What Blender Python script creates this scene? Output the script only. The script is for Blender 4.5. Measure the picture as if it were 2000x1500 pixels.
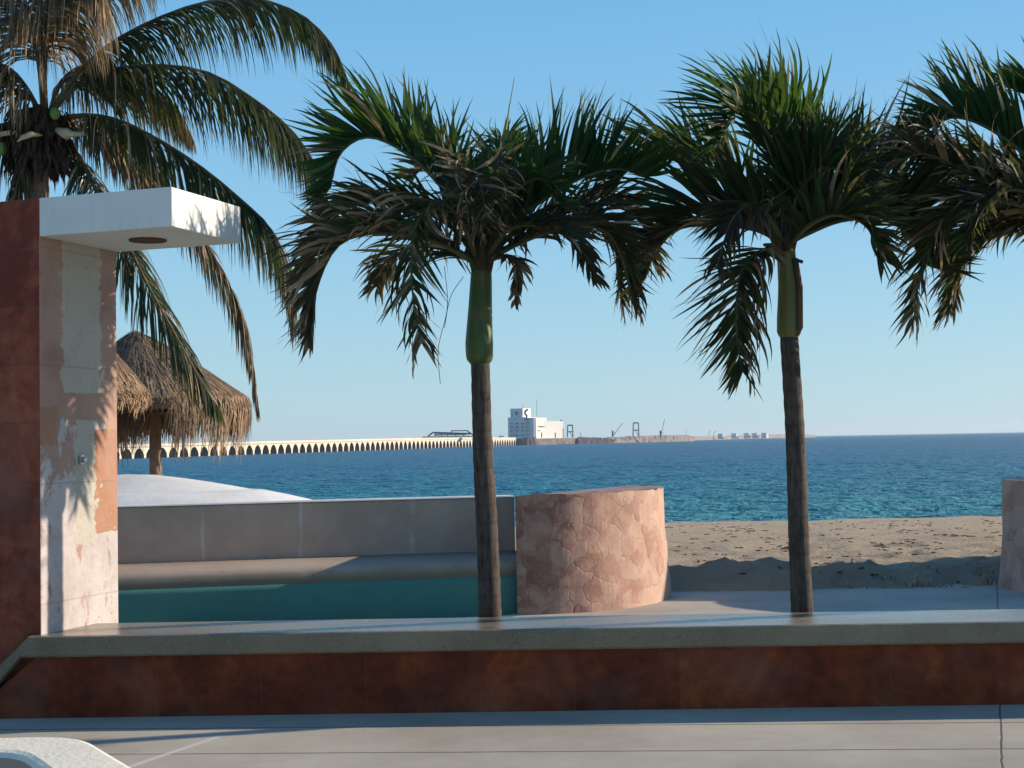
import bpy, bmesh, math, random
from mathutils import Vector, Matrix, noise
R = math.radians
rnd = random.Random(7)
scene = bpy.context.scene
for o in list(bpy.data.objects): bpy.data.objects.remove(o)
col = scene.collection

# ------------------------------------------------------------ camera
FPX = 2800.0
EYE = Vector((0, 0, 1.6))
pitch = math.atan(111 / FPX); roll = R(1.03)
_F = Vector((0, math.cos(pitch), math.sin(pitch)))
_X = Vector((1, 0, 0)); _U = Vector((0, -math.sin(pitch), math.cos(pitch)))
_R = _X * math.cos(roll) - _U * math.sin(roll)
_V = _X * math.sin(roll) + _U * math.cos(roll)
cam = bpy.data.cameras.new('camera'); camo = bpy.data.objects.new('camera', cam); col.objects.link(camo)
cam.sensor_width = 36; cam.lens = 36 * FPX / 2000; cam.clip_start = 0.05; cam.clip_end = 60000
m = Matrix.Identity(4)
for i in range(3):
    m[i][0] = _R[i]; m[i][1] = _V[i]; m[i][2] = -_F[i]; m[i][3] = EYE[i]
camo.matrix_world = m
scene.camera = camo

# ------------------------------------------------------------ light, sky, exposure
SUN = Vector((3.0, 0.76, 1.06)).normalized()
elev = math.asin(SUN.z); azim = math.atan2(SUN.x, SUN.y)
w = bpy.data.worlds.new('World'); scene.world = w; w.use_nodes = True
wn = w.node_tree.nodes; wl = w.node_tree.links
bg = wn['Background']
sky = wn.new('ShaderNodeTexSky'); sky.sky_type = 'NISHITA'; sky.sun_disc = False
sky.sun_elevation = elev; sky.sun_rotation = azim
sky.altitude = 0; sky.air_density = 1.0; sky.dust_density = 0.6; sky.ozone_density = 2.4
_tc = wn.new('ShaderNodeTexCoord'); _sp = wn.new('ShaderNodeSeparateXYZ'); wl.new(_tc.outputs['Generated'], _sp.inputs[0])
_cr = wn.new('ShaderNodeValToRGB'); wl.new(_sp.outputs[2], _cr.inputs[0]); _e = _cr.color_ramp.elements
for _k, (_p, _c) in enumerate(((0,(.40,.60,.69)),(.06,(.33,.56,.69)),(.15,(.235,.50,.72)),(.30,(.145,.41,.70)),(.7,(.05,.17,.42)))):
    _el = _e[_k] if _k < 2 else _e.new(_p); _el.position = _p; _el.color = (*_c, 1)
_gn = wn.new('ShaderNodeVectorMath'); _gn.operation = 'SCALE'; wl.new(_cr.outputs[0], _gn.inputs[0]); _gn.inputs[3].default_value = 9.5
_mx = wn.new('ShaderNodeMix'); _mx.data_type = 'RGBA'; _mx.inputs[0].default_value = .82
wl.new(sky.outputs[0], _mx.inputs[6]); wl.new(_gn.outputs[0], _mx.inputs[7])
wl.new(_mx.outputs[2], bg.inputs[0]); bg.inputs[1].default_value = 0.09
sl = bpy.data.lights.new('sun', 'SUN'); sl.energy = 5.0; sl.angle = R(0.5); sl.color = (1.0, 0.84, 0.66)
so = bpy.data.objects.new('sun', sl); col.objects.link(so); so.rotation_euler = SUN.to_track_quat('Z', 'Y').to_euler()
so.location = (20, 5, 20)
vs = scene.view_settings; vs.view_transform = 'Standard'; vs.look = 'None'; vs.gamma = 1; vs.exposure = 0.52
scene.cycles.max_bounces = 6
scene.cycles.volume_bounces = 0

# ------------------------------------------------------------ helpers
def ray(px, py):
    return _F + _R * ((px - 1000) / FPX) + _V * ((750 - py) / FPX)
def at(px, py, y):                       # the point on the sight line at depth y
    d = ray(px, py); return EYE + d * (y / d.y)
def onz(px, py, z):                      # the point on the sight line at height z
    d = ray(px, py); return EYE + d * ((z - EYE.z) / d.z)

def obj(name, verts, faces, mat=None, parent=None, smooth=False, tints=None, fmats=None):
    me = bpy.data.meshes.new(name)
    me.from_pydata([tuple(v) for v in verts], [], faces)
    mats = mat if isinstance(mat, (list, tuple)) else [mat]
    for x in mats:
        if x: me.materials.append(x)
    if fmats: me.polygons.foreach_set('material_index', fmats)
    if smooth: me.polygons.foreach_set('use_smooth', [True] * len(me.polygons))
    if tints:
        a = me.attributes.new('tint', 'FLOAT', 'POINT'); a.data.foreach_set('value', tints)
    me.update()
    o = bpy.data.objects.new(name, me); col.objects.link(o)
    if parent: o.parent = parent; o.matrix_parent_inverse = parent.matrix_world.inverted()
    return o
def tag(o, label=None, cat=None, group=None, kind=None):
    if label: o['label'] = label
    if cat: o['category'] = cat
    if group: o['group'] = group
    if kind: o['kind'] = kind
    return o
def empty(name, loc, rz=0):
    o = bpy.data.objects.new(name, None); o.empty_display_size = .2; col.objects.link(o)
    o.location = loc; o.rotation_euler = (0, 0, rz)
    o.matrix_world = Matrix.Translation(Vector(loc)) @ Matrix.Rotation(rz, 4, 'Z')
    return o

class MB:
    def __init__(s): s.v = []; s.f = []; s.t = []; s.fm = []
    def add(s, vs, fs, tint=0.0, fm=0):
        b = len(s.v); s.v += [Vector(x) for x in vs]; s.t += [tint] * len(vs)
        s.f += [tuple(b + i for i in f) for f in fs]; s.fm += [fm] * len(fs)
    def box(s, o, ax, ay, az, tint=0, fm=0):     # corner o + three edge vectors
        o = Vector(o); ax = Vector(ax); ay = Vector(ay); az = Vector(az)
        vs = [o, o+ax, o+ax+ay, o+ay, o+az, o+ax+az, o+ax+ay+az, o+ay+az]
        s.add(vs, [(0,3,2,1),(4,5,6,7),(0,1,5,4),(1,2,6,5),(2,3,7,6),(3,0,4,7)], tint, fm)
    def bx(s, c, sx, sy, sz, rz=0, tint=0, fm=0): # centre, sizes
        X = Vector((math.cos(rz), math.sin(rz), 0)); Y = Vector((-math.sin(rz), math.cos(rz), 0)); Z = Vector((0,0,1))
        s.box(Vector(c) - X*sx/2 - Y*sy/2 - Z*sz/2, X*sx, Y*sy, Z*sz, tint, fm)
    def tube(s, pts, rad, n=10, tint=0, fm=0, caps=True):
        pts = [Vector(p) for p in pts]; rings = []
        up = Vector((0, 0, 1)); prev = None; vs = []
        for i, p in enumerate(pts):
            t = (pts[min(i+1, len(pts)-1)] - pts[max(i-1, 0)]).normalized()
            a = prev - t * prev.dot(t) if prev else t.cross(Vector((0.31, .92, .17)) if abs(t.z) > .9 else up)
            a.normalize(); prev = a; b = t.cross(a)
            r = rad[i] if isinstance(rad, (list, tuple)) else rad
            vs += [p + (a*math.cos(2*math.pi*k/n) + b*math.sin(2*math.pi*k/n))*r for k in range(n)]
        fs = [(i*n+k, i*n+(k+1) % n, (i+1)*n+(k+1) % n, (i+1)*n+k) for i in range(len(pts)-1) for k in range(n)]
        if caps: fs += [tuple(range(n-1, -1, -1)), tuple(range((len(pts)-1)*n, len(pts)*n))]
        s.add(vs, fs, tint, fm)
    def build(s, name, mat, parent=None, smooth=False):
        return obj(name, s.v, s.f, mat, parent, smooth, s.t, s.fm)
def bevel(o, wd, seg=2):
    b = o.modifiers.new('bevel', 'BEVEL'); b.width = wd; b.segments = seg; b.limit_method = 'ANGLE'; b.angle_limit = R(40)
    return o
def catmull(P, n):
    P = [Vector(p) for p in P]; Q = [P[0]*2-P[1]] + P + [P[-1]*2-P[-2]]; out = []
    segs = len(P)-1
    for k in range(n):
        x = k/(n-1)*segs; i = min(int(x), segs-1); t = x-i
        a, b, c, d = Q[i:i+4]
        out.append(.5*((2*b)+(c-a)*t+(2*a-5*b+4*c-d)*t*t+(3*b-a-3*c+d)*t**3))
    return out

# ------------------------------------------------------------ node materials
class NT:
    def __init__(s, name, rough=.8, spec=.3):
        s.m = bpy.data.materials.new(name); s.m.use_nodes = True; s.t = s.m.node_tree; s.n = s.t.nodes
        s.b = s.n['Principled BSDF']; s.b.inputs['Roughness'].default_value = rough
        s.b.inputs['Specular IOR Level'].default_value = spec
        s.out = s.n['Material Output']; s.tc = s.n.new('ShaderNodeTexCoord')
    def L(s, a, b): s.t.links.new(a, b)
    def setin(s, node, key, v):
        i = node.inputs[key]
        if hasattr(v, 'is_output') or hasattr(v, 'links'): s.L(v, i)
        else:
            if isinstance(v, (tuple, list)) and len(v) == 3 and i.type == 'RGBA': v = (*v, 1)
            i.default_value = v
    def coords(s, scale=(1,1,1), src='Object', rot=(0,0,0), loc=(0,0,0)):
        mp = s.n.new('ShaderNodeMapping'); mp.inputs['Scale'].default_value = scale
        mp.inputs['Rotation'].default_value = rot; mp.inputs['Location'].default_value = loc
        s.L(s.tc.outputs[src], mp.inputs[0]); return mp.outputs[0]
    def noise(s, vec, scale=1, detail=6, rough=.55, dist=0):
        n = s.n.new('ShaderNodeTexNoise'); s.L(vec, n.inputs['Vector'])
        n.inputs['Scale'].default_value = scale; n.inputs['Detail'].default_value = detail
        n.inputs['Roughness'].default_value = rough; n.inputs['Distortion'].default_value = dist
        return n.outputs['Fac']
    def vor(s, vec, scale=1, feat='F1', rnd_=1):
        n = s.n.new('ShaderNodeTexVoronoi'); n.feature = feat; s.L(vec, n.inputs['Vector']); n.inputs['Scale'].default_value = scale
        n.inputs['Randomness'].default_value = rnd_
        return n
    def ramp(s, fac, stops, interp='LINEAR'):
        n = s.n.new('ShaderNodeValToRGB'); s.L(fac, n.inputs[0]); cr = n.color_ramp; cr.interpolation = interp
        while len(cr.elements) < len(stops): cr.elements.new(.5)
        for e, (p, c) in zip(cr.elements, stops):
            e.position = p; e.color = (c, c, c, 1) if isinstance(c, (int, float)) else (*c, 1)
        return n.outputs[0]
    def mix(s, fac, a, b, mode='MIX'):
        n = s.n.new('ShaderNodeMix'); n.data_type = 'RGBA'; n.blend_type = mode
        s.setin(n, 0, fac); s.setin(n, 6, a); s.setin(n, 7, b); return n.outputs[2]
    def math(s, op, a, b=0.0, c=0.0):
        n = s.n.new('ShaderNodeMath'); n.operation = op
        for i, v in enumerate((a, b, c)): s.setin(n, i, v)
        return n.outputs[0]
    def sep(s, vec):
        n = s.n.new('ShaderNodeSeparateXYZ'); s.L(vec, n.inputs[0]); return n.outputs
    def comb(s, x, y, z):
        n = s.n.new('ShaderNodeCombineXYZ')
        for i, v in enumerate((x, y, z)): s.setin(n, i, v)
        return n.outputs[0]
    def bump(s, h, strength=.5, dist=.01, prev=None):
        n = s.n.new('ShaderNodeBump'); s.setin(n, 'Height', h); n.inputs['Strength'].default_value = strength
        n.inputs['Distance'].default_value = dist
        if prev: s.L(prev, n.inputs['Normal'])
        return n.outputs[0]
    def fin(s, colr, normal=None, rough=None):
        s.setin(s.b, 'Base Color', colr)
        if normal is not None: s.L(normal, s.b.inputs['Normal'])
        if rough is not None: s.setin(s.b, 'Roughness', rough)
        return s.m
    def attr(s, name):
        n = s.n.new('ShaderNodeAttribute'); n.attribute_name = name; return n.outputs['Fac']

M = {}
def m_simple(name, c, c2=None, rough=.8, scale=6, bs=.3, bd=.01, spec=.3, metal=0):
    t = NT(name, rough, spec); v = t.coords()
    n1 = t.noise(v, scale, 8, .6); n2 = t.noise(v, scale*9, 4, .6)
    c2 = c2 or tuple(x*.7 for x in c)
    cc = t.mix(t.ramp(n1, [(.3, 0), (.7, 1)]), c2, c)
    t.b.inputs['Metallic'].default_value = metal
    return t.fin(cc, t.bump(t.math('ADD', n1, n2), bs, bd))
def mat_white():
    t = NT('white_paint', .65, .25); v = t.coords()
    n1 = t.noise(v, 2.5, 8, .6); n2 = t.noise(t.coords((9,9,1.2)), 1.6, 6, .65); n3 = t.noise(v, 26, 5, .7)
    c = t.mix(t.ramp(n1, [(.3,0),(.7,1)]), (.64,.64,.61), (.73,.73,.70))
    c = t.mix(t.ramp(n2, [(.56,0),(.78,.45)]), c, (.46,.44,.40))
    c = t.mix(t.ramp(n3, [(.69,0),(.72,.7)]), c, (.30,.27,.24))
    return t.fin(c, t.bump(t.math('ADD', n1, t.math('MULTIPLY', n3, .5)), .35, .006))
M['white_paint'] = mat_white()
M['dome_white'] = m_simple('dome_white', (.78,.78,.75), (.62,.61,.58), .7, 1.6, .3, .012)
M['planter'] = m_simple('planter_concrete', (.86,.79,.63), (.74,.69,.55), .8, 5, .5, .006)
M['rust'] = m_simple('rust', (.16,.07,.04), (.07,.03,.02), .9, 20, .5, .004)
M['chrome'] = m_simple('chrome', (.6,.6,.6), (.4,.4,.4), .3, 20, .1, .002, .5, 1)
M['post_paint'] = m_simple('post_paint', (.55,.5,.45), (.4,.35,.3), .6, 4)
M['pier_cream'] = m_simple('pier_cream', (.68,.60,.48), (.55,.48,.39), .9, .05, .2, .2)
M['pier_stone'] = m_simple('pier_stone', (.36,.25,.21), (.20,.15,.14), .9, .3, .3, .2)
M['far_white'] = m_simple('far_white', (.78,.76,.72), (.68,.66,.63), .8, .05, .1, .1)
M['far_dark'] = m_simple('far_dark', (.07,.09,.12), (.05,.06,.09), .6, .1, .1, .1)
M['far_steel'] = m_simple('far_steel', (.10,.12,.15), (.06,.08,.10), .7, .1, .1, .1)
M['rocks'] = m_simple('breakwater_rock', (.40,.33,.31), (.15,.13,.14), .9, .25, 1, .8)
M['rocks_dark'] = m_simple('breakwater_dark', (.15,.14,.15), (.08,.08,.09), .9, .25, 1, .8)
M['husk'] = m_simple('husk_green', (.16,.30,.05), (.10,.2,.04), .4, 8, .1, .01, .4)
M['spathe'] = m_simple('spathe', (.55,.48,.30), (.35,.27,.16), .6, 9, .3, .01)
M['shoot'] = m_simple('green_shoot', (.10,.16,.04), (.07,.12,.03), .5, 8, .2, .004)

def mat_plaster_wall():            # grey rendered wall with vertical light drips
    t = NT('grey_render', .85, .2); v = t.coords()
    n1 = t.noise(v, 2.2, 8, .6); n2 = t.noise(t.coords((3,3,.5)), 3, 5, .6); n3 = t.noise(v, 60, 3, .6)
    c = t.mix(t.ramp(n1, [(.3,0),(.7,1)]), (.40,.295,.225), (.52,.40,.315))
    c = t.mix(t.ramp(n2, [(.62,0),(.8,.35)]), c, (.52,.46,.41))
    x, y, z = t.sep(v)
    for i, (x0, zz) in enumerate(((-2.95,.85),(-2.05,.95),(-1.0,.93))):
        xx = t.math('ADD', x, t.math('MULTIPLY', t.math('SUBTRACT', t.noise(t.coords((1,1,1),loc=(i,0,0)), 9, 3), .5), .05))
        wv = t.math('SUBTRACT', .035 if i == 2 else .022, t.math('ABSOLUTE', t.math('SUBTRACT', xx, x0)))
        mk = t.math('MULTIPLY', t.ramp(t.math('MULTIPLY', wv, 60), [(0,0),(1,1)]), t.ramp(n1, [(.38,0),(.6,.7)]))
        c = t.mix(mk, c, (.62,.56,.51))
    return t.fin(c, t.bump(t.math('ADD', n1, t.math('MULTIPLY', n3, .4)), .35, .01))
M['grey_render'] = mat_plaster_wall()
def mat_pale_concrete(name, c1, c2, rough=.75, spec=.3, bs=.3):
    t = NT(name, rough, spec); v = t.coords()
    n1 = t.noise(v, 1.1, 9, .62); n2 = t.noise(v, 14, 6, .6); n3 = t.noise(v, 90, 3, .6)
    c = t.mix(t.ramp(n1, [(.3,0),(.7,1)]), c1, c2)
    c = t.mix(t.ramp(n2, [(.55,0),(.75,.4)]), c, tuple(x*.62 for x in c1))
    c = t.mix(t.ramp(n3, [(.62,0),(.72,.5)]), c, tuple(x*.45 for x in c1))
    return t.fin(c, t.bump(t.math('ADD', n2, t.math('MULTIPLY', n3, .5)), bs, .006))
M['bench_concrete'] = mat_pale_concrete('bench_concrete', (.33,.255,.19), (.45,.365,.28))
def waterline(m_):
    t = m_.node_tree; b_ = t.nodes['Principled BSDF']; src = b_.inputs['Base Color'].links[0].from_socket
    tc = t.nodes.new('ShaderNodeTexCoord'); sp = t.nodes.new('ShaderNodeSeparateXYZ'); t.links.new(tc.outputs['Object'], sp.inputs[0])
    n = t.nodes.new('ShaderNodeTexNoise'); n.inputs['Scale'].default_value = 5; n.inputs['Detail'].default_value = 6; t.links.new(tc.outputs['Object'], n.inputs['Vector'])
    a = t.nodes.new('ShaderNodeMath'); a.operation = 'MULTIPLY_ADD'; t.links.new(n.outputs['Fac'], a.inputs[0]); a.inputs[1].default_value = -.06; t.links.new(sp.outputs[2], a.inputs[2])
    r = t.nodes.new('ShaderNodeMapRange'); r.inputs['From Min'].default_value = .345; r.inputs['From Max'].default_value = .43; r.inputs['To Min'].default_value = .75; r.inputs['To Max'].default_value = 0; t.links.new(a.outputs[0], r.inputs[0])
    mx = t.nodes.new('ShaderNodeMix'); mx.data_type = 'RGBA'; t.links.new(r.outputs[0], mx.inputs[0]); t.links.new(src, mx.inputs[6]); mx.inputs[7].default_value = (.17,.115,.075,1); t.links.new(mx.outputs[2], b_.inputs['Base Color'])
waterline(M['bench_concrete'])
M['teal_paint'] = mat_pale_concrete('teal_paint', (.060,.20,.165), (.08,.235,.20), .55, .4)
def mat_ledge():                   # polished terrazzo top, rough chipped front
    t = NT('ledge_concrete', .3, .6); v = t.coords()
    n1 = t.noise(v, 1.6, 8, .65); n2 = t.noise(v, 18, 6, .65); n3 = t.noise(v, 110, 3, .7)
    c = t.mix(t.ramp(n1, [(.3,0),(.7,1)]), (.17,.13,.085), (.27,.22,.15))
    c = t.mix(t.ramp(n2, [(.55,0),(.8,.6)]), c, (.10,.10,.09))
    c = t.mix(t.ramp(n3, [(.58,0),(.66,.7)]), c, (.34,.31,.25))
    c = t.mix(t.ramp(t.noise(v, 45, 5, .8), [(.62,0),(.66,.8)]), c, (.06,.055,.045))
    g = t.n.new('ShaderNodeNewGeometry'); gz = t.sep(g.outputs['Normal'])[2]
    topm = t.ramp(gz, [(.7,0),(.95,1)])
    rg = t.mix(topm, (.8,.8,.8), t.mix(t.ramp(n1, [(.35,0),(.65,1)]), (.16,.16,.16), (.34,.34,.34)))
    t.L(t.math('ADD', t.math('MULTIPLY', t.sep(topm)[0], .45), .12), t.b.inputs['Specular IOR Level'])
    return t.fin(c, t.bump(t.math('ADD', n2, t.math('MULTIPLY', n3, .5)), .35, .006), rg)
M['ledge'] = mat_ledge()

def mat_tiles(name, cols, tw, th, joint=.004, bright=1.0, jc=.5, rough=.45, off=.0):
    # reddish marble tiles, face coordinates local x (along) and z (up)
    t = NT(name, rough, .14); v = t.coords(); x, y, z = t.sep(v)
    uv = t.comb(x, z, 0.0)
    br = t.n.new('ShaderNodeTexBrick'); t.L(uv, br.inputs['Vector']); br.offset = off; br.inputs['Scale'].default_value = 1
    br.inputs['Brick Width'].default_value = tw; br.inputs['Row Height'].default_value = th
    br.inputs['Mortar Size'].default_value = joint; br.inputs['Mortar Smooth'].default_value = .3
    br.inputs['Color1'].default_value = (0,0,0,1); br.inputs['Color2'].default_value = (1,1,1,1); br.inputs['Mortar'].default_value = (.5,.5,.5,1)
    n1 = t.noise(v, 3.2, 9, .62, .6); n2 = t.noise(t.coords(loc=(5,2,8)), 1.3, 6, .6); n3 = t.noise(v, 14, 6, .65)
    f = t.math('ADD', t.math('MULTIPLY', n1, .62), t.math('MULTIPLY', t.sep(br.outputs['Color'])[0], .12))
    f = t.math('ADD', f, t.math('MULTIPLY', t.math('SUBTRACT', n3, .5), .35))
    c = t.ramp(f, [(p, tuple(q*bright for q in cc)) for p, cc in cols])
    c = t.mix(t.ramp(n2, [(.5,0),(.75,.45)]), c, tuple(q*bright for q in (.20,.12,.09)))
    c = t.mix(t.math('MULTIPLY', br.outputs['Fac'], jc), c, (.10,.07,.06))
    return t.fin(c, t.bump(t.math('SUBTRACT', t.math('MULTIPLY', n3, .3), br.outputs['Fac']), .3, .004))
M['red_tile'] = mat_tiles('red_marble_tile', [(.25,(.09,.018,.008)),(.42,(.19,.038,.013)),(.58,(.30,.085,.024)),(.75,(.38,.16,.065))], .62, .50, .003, 1, .35)
M['pillar_tile'] = mat_tiles('pillar_red_tile', [(.28,(.15,.030,.015)),(.42,(.27,.065,.032)),(.56,(.38,.12,.06)),(.72,(.44,.23,.16))], .75, .352)

def mat_peeling():                 # peeling whitewash over pink and orange stone
    t = NT('peeling_whitewash', .8, .2); v = t.coords(); x, y, z = t.sep(v)
    n1 = t.noise(v, 2.4, 9, .62, .4); n2 = t.noise(t.coords((1,1,.6),loc=(3,1,4)), 6, 8, .7, .3); n3 = t.noise(v, 40, 4, .65)
    ed = t.math('MULTIPLY', t.math('SUBTRACT', t.noise(v, 9, 7, .75), .5), .22)
    stone = t.ramp(n1, [(.3,(.30,.17,.13)),(.5,(.38,.25,.20)),(.7,(.42,.27,.19))])
    yn = t.math('ADD', y, ed); zn = t.math('ADD', z, t.math('MULTIPLY', ed, .3))
    def box(y0, y1, z0, z1):
        a = t.math('MULTIPLY', t.math('GREATER_THAN', yn, y0), t.math('LESS_THAN', yn, y1))
        return t.math('MULTIPLY', a, t.math('MULTIPLY', t.math('GREATER_THAN', zn, z0), t.math('LESS_THAN', zn, z1)))
    pan = t.math('MAXIMUM', box(.54, .95, 1.06, 1.72), box(-.2, .16, 1.62, 1.86))
    stone = t.mix(t.math('MULTIPLY', pan, t.ramp(n2, [(.35,.25),(.55,.8)])), stone, t.mix(n3, (.30,.125,.065), (.40,.21,.13)))
    strip = t.math('MAXIMUM', box(.22, .62, 1.95, 3.0), box(.34, .55, 1.0, 1.78))
    low = t.math('SUBTRACT', 1.25, t.math('MULTIPLY', z, .75))
    k = t.math('ADD', t.math('MULTIPLY', n2, 1.25), t.math('MULTIPLY', low, .32))
    k = t.math('ADD', t.math('SUBTRACT', k, t.math('MULTIPLY', pan, .17)), t.math('MULTIPLY', strip, .5))
    pm = t.ramp(k, [(.67,0),(.69,1)])
    paint = t.mix(t.ramp(n1, [(.35,0),(.65,1)]), (.40,.365,.36), (.55,.525,.525))
    paint = t.mix(t.math('MULTIPLY', strip, .75), paint, (.42,.42,.34))
    c = t.mix(t.math('MULTIPLY', pm, .85), stone, paint)
    jz = t.math('PINGPONG', t.math('ADD', z, .05), .36)
    jl = t.ramp(jz, [(.0,1),(.008,0)])
    c = t.mix(t.math('MULTIPLY', jl, .35), c, (.15,.10,.08))
    chips = t.ramp(t.noise(t.coords((1,1.6,.8)), 6, 9, .75, .8), [(.57,0),(.59,1)])
    c = t.mix(t.math('MULTIPLY', t.math('MULTIPLY', chips, .7), t.ramp(z, [(.5,1),(.9,.25)])), c, (.30,.15,.10))
    c = t.mix(t.math('MULTIPLY', t.ramp(n3, [(.5,0),(.8,1)]), .35), c, (.22,.16,.14))
    h = t.math('ADD', t.math('MULTIPLY', pm, 1.0), t.math('MULTIPLY', n3, .4))
    return t.fin(c, t.bump(h, .5, .004))
M['peeling'] = mat_peeling()

def mat_flag(name='flagstone', bright=1.0):                   # irregular flagstone mosaic
    t = NT(name, .75, .25)
    v0 = t.coords(); wob = t.n.new('ShaderNodeTexNoise'); t.L(v0, wob.inputs['Vector']); wob.inputs['Scale'].default_value = 5
    vm = t.n.new('ShaderNodeVectorMath'); vm.operation = 'MULTIPLY_ADD'; t.L(wob.outputs['Color'], vm.inputs[0]); vm.inputs[1].default_value = (.16,.16,.16); t.L(v0, vm.inputs[2])
    v = vm.outputs[0]
    cell = t.vor(v, 5.6); edge = t.vor(v, 5.6, 'DISTANCE_TO_EDGE'); cell2 = t.vor(v, 12)
    n1 = t.noise(v0, 3.5, 8, .65); n2 = t.noise(v0, 24, 6, .65)
    cr = t.sep(cell.outputs['Color'])
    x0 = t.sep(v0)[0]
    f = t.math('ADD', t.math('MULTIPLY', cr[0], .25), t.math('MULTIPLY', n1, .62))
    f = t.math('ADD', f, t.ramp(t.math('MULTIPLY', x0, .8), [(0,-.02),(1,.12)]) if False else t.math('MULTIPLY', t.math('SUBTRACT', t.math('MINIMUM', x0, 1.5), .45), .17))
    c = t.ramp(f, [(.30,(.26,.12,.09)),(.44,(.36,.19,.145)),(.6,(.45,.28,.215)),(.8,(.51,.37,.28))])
    c = t.mix(t.ramp(n2, [(.5,0),(.7,.5)]), c, (.46,.32,.26))
    c = t.mix(t.ramp(t.sep(cell2.outputs['Color'])[1], [(.74,0),(.78,.35)]), c, (.50,.36,.24))
    jm = t.ramp(edge.outputs['Distance'], [(.0,1),(.028,0)])
    part = t.ramp(t.noise(t.coords(loc=(7,7,7)), 3.4, 4), [(.40,.0),(.56,1)])
    c = t.mix(t.math('MULTIPLY', t.math('MULTIPLY', jm, part), .42), c, (.20,.11,.08))
    nb = t.bump(t.math('ADD', t.math('MULTIPLY', t.ramp(edge.outputs['Distance'], [(0,0),(.05,1)]), part), t.math('ADD', t.math('MULTIPLY', n2, .5), t.math('MULTIPLY', cr[1], .5))), .24, .008)
    return t.fin(c, nb)
M['flagstone'] = mat_flag()

def mat_pavement():
    t = NT('pavement_concrete', .8, .25); v = t.coords(); x, y, z = t.sep(v)
    n1 = t.noise(v, .7, 9, .6); n2 = t.noise(v, 7, 7, .62); n3 = t.noise(v, 70, 3, .6)
    c = t.mix(t.ramp(n1, [(.35,0),(.65,1)]), (.34,.305,.245), (.48,.44,.36))
    c = t.mix(t.ramp(n2, [(.5,0),(.75,.35)]), c, (.33,.29,.235))
    c = t.mix(t.ramp(n3, [(.63,0),(.72,.35)]), c, (.16,.145,.13))
    wob = t.math('MULTIPLY', t.math('SUBTRACT', t.noise(v, 3, 5, .7), .5), .03)
    def line(coord, off, half, soft=.5):
        d = t.math('ABSOLUTE', t.math('SUBTRACT', t.math('ADD', coord, wob), off))
        return t.ramp(t.math('DIVIDE', d, half), [(soft,1),(1,0)])
    yy = t.math('ADD', y, t.math('MULTIPLY', x, .055))           # the joints run with the seat wall
    pp = t.math('PINGPONG', t.math('SUBTRACT', t.math('ADD', yy, wob), 7.45), .335)
    lines = t.ramp(t.math('DIVIDE', pp, .012), [(.5,1),(1,0)])
    a1 = t.math('ADD', x, t.math('MULTIPLY', t.math('SUBTRACT', y, 7.44), -.335))
    l2 = line(a1, 2.48, .008)
    lines = t.math('MULTIPLY', lines, t.math('LESS_THAN', y, 9.0))
    jm = t.math('MAXIMUM', lines, l2)
    c = t.mix(t.math('MULTIPLY', jm, .8), c, (.07,.055,.05))
    a2 = t.math('ADD', x, t.math('MULTIPLY', t.math('SUBTRACT', y, 7.82), -.42))
    l3 = t.math('MULTIPLY', line(a2, -1.72, .03), t.math('LESS_THAN', y, 8.0))
    c = t.mix(t.math('MULTIPLY', l3, .75), c, (.60,.57,.52))
    stain = t.ramp(t.noise(t.coords((1.2,9,1),loc=(3,3,0)), 4, 3), [(.74,0),(.765,1)])
    c = t.mix(t.math('MULTIPLY', stain, .6), c, (.12,.10,.09))
    h = t.math('SUBTRACT', t.math('ADD', n2, t.math('MULTIPLY', n3, .4)), t.math('MULTIPLY', jm, 1.5))
    return t.fin(c, t.bump(h, .3, .006))
M['pavement'] = mat_pavement()

def mat_sand():
    t = NT('beach_sand', .95, .1); v = t.coords()
    n1 = t.noise(v, .5, 9, .6); n2 = t.noise(t.coords((1,.8,1)), 3.6, 9, .74); n3 = t.noise(v, 25, 5, .6)
    c = t.mix(t.ramp(n1, [(.3,0),(.7,1)]), (.46,.36,.25), (.56,.455,.33))
    c = t.mix(t.ramp(n2, [(.54,0),(.70,.6)]), c, (.25,.185,.135))
    return t.fin(c, t.bump(t.math('ADD', n2, t.math('MULTIPLY', n3, .25)), 1.0, .20))
M['sand'] = mat_sand()

def mat_sea():
    t = NT('sea_water', .32, .12); v = t.coords(); x, y, z = t.sep(v)
    f = t.math('DIVIDE', t.math('SUBTRACT', y, 60), 500)
    c = t.ramp(f, [(0,(.085,.40,.44)),(.10,(.038,.29,.41)),(.30,(.016,.20,.36)),(.8,(.005,.155,.31))])
    nn = t.noise(t.coords((.02,.06,1)), 1, 5, .6)
    c = t.mix(t.ramp(nn, [(.35,0),(.7,.45)]), c, (.022,.16,.26))
    def ridge(sx, sy, a, d):
        n = t.noise(t.coords((sx,sy,1), rot=(0,0,R(a))), 1.0, d, .6)
        return t.math('SUBTRACT', 1.0, t.math('ABSOLUTE', t.math('SUBTRACT', t.math('MULTIPLY', n, 2.0), 1.0)))
    a = ridge(.30, .62, 12, 5); b = ridge(.9, 1.9, -8, 4); d_ = ridge(.09, .2, 4, 3)
    h = t.math('ADD', t.math('ADD', a, t.math('MULTIPLY', b, .4)), t.math('MULTIPLY', d_, 1.5))
    t.b.inputs['IOR'].default_value = 1.33
    return t.fin(c, t.bump(h, 1.0, 2.2))
M['sea'] = mat_sea()

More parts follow.
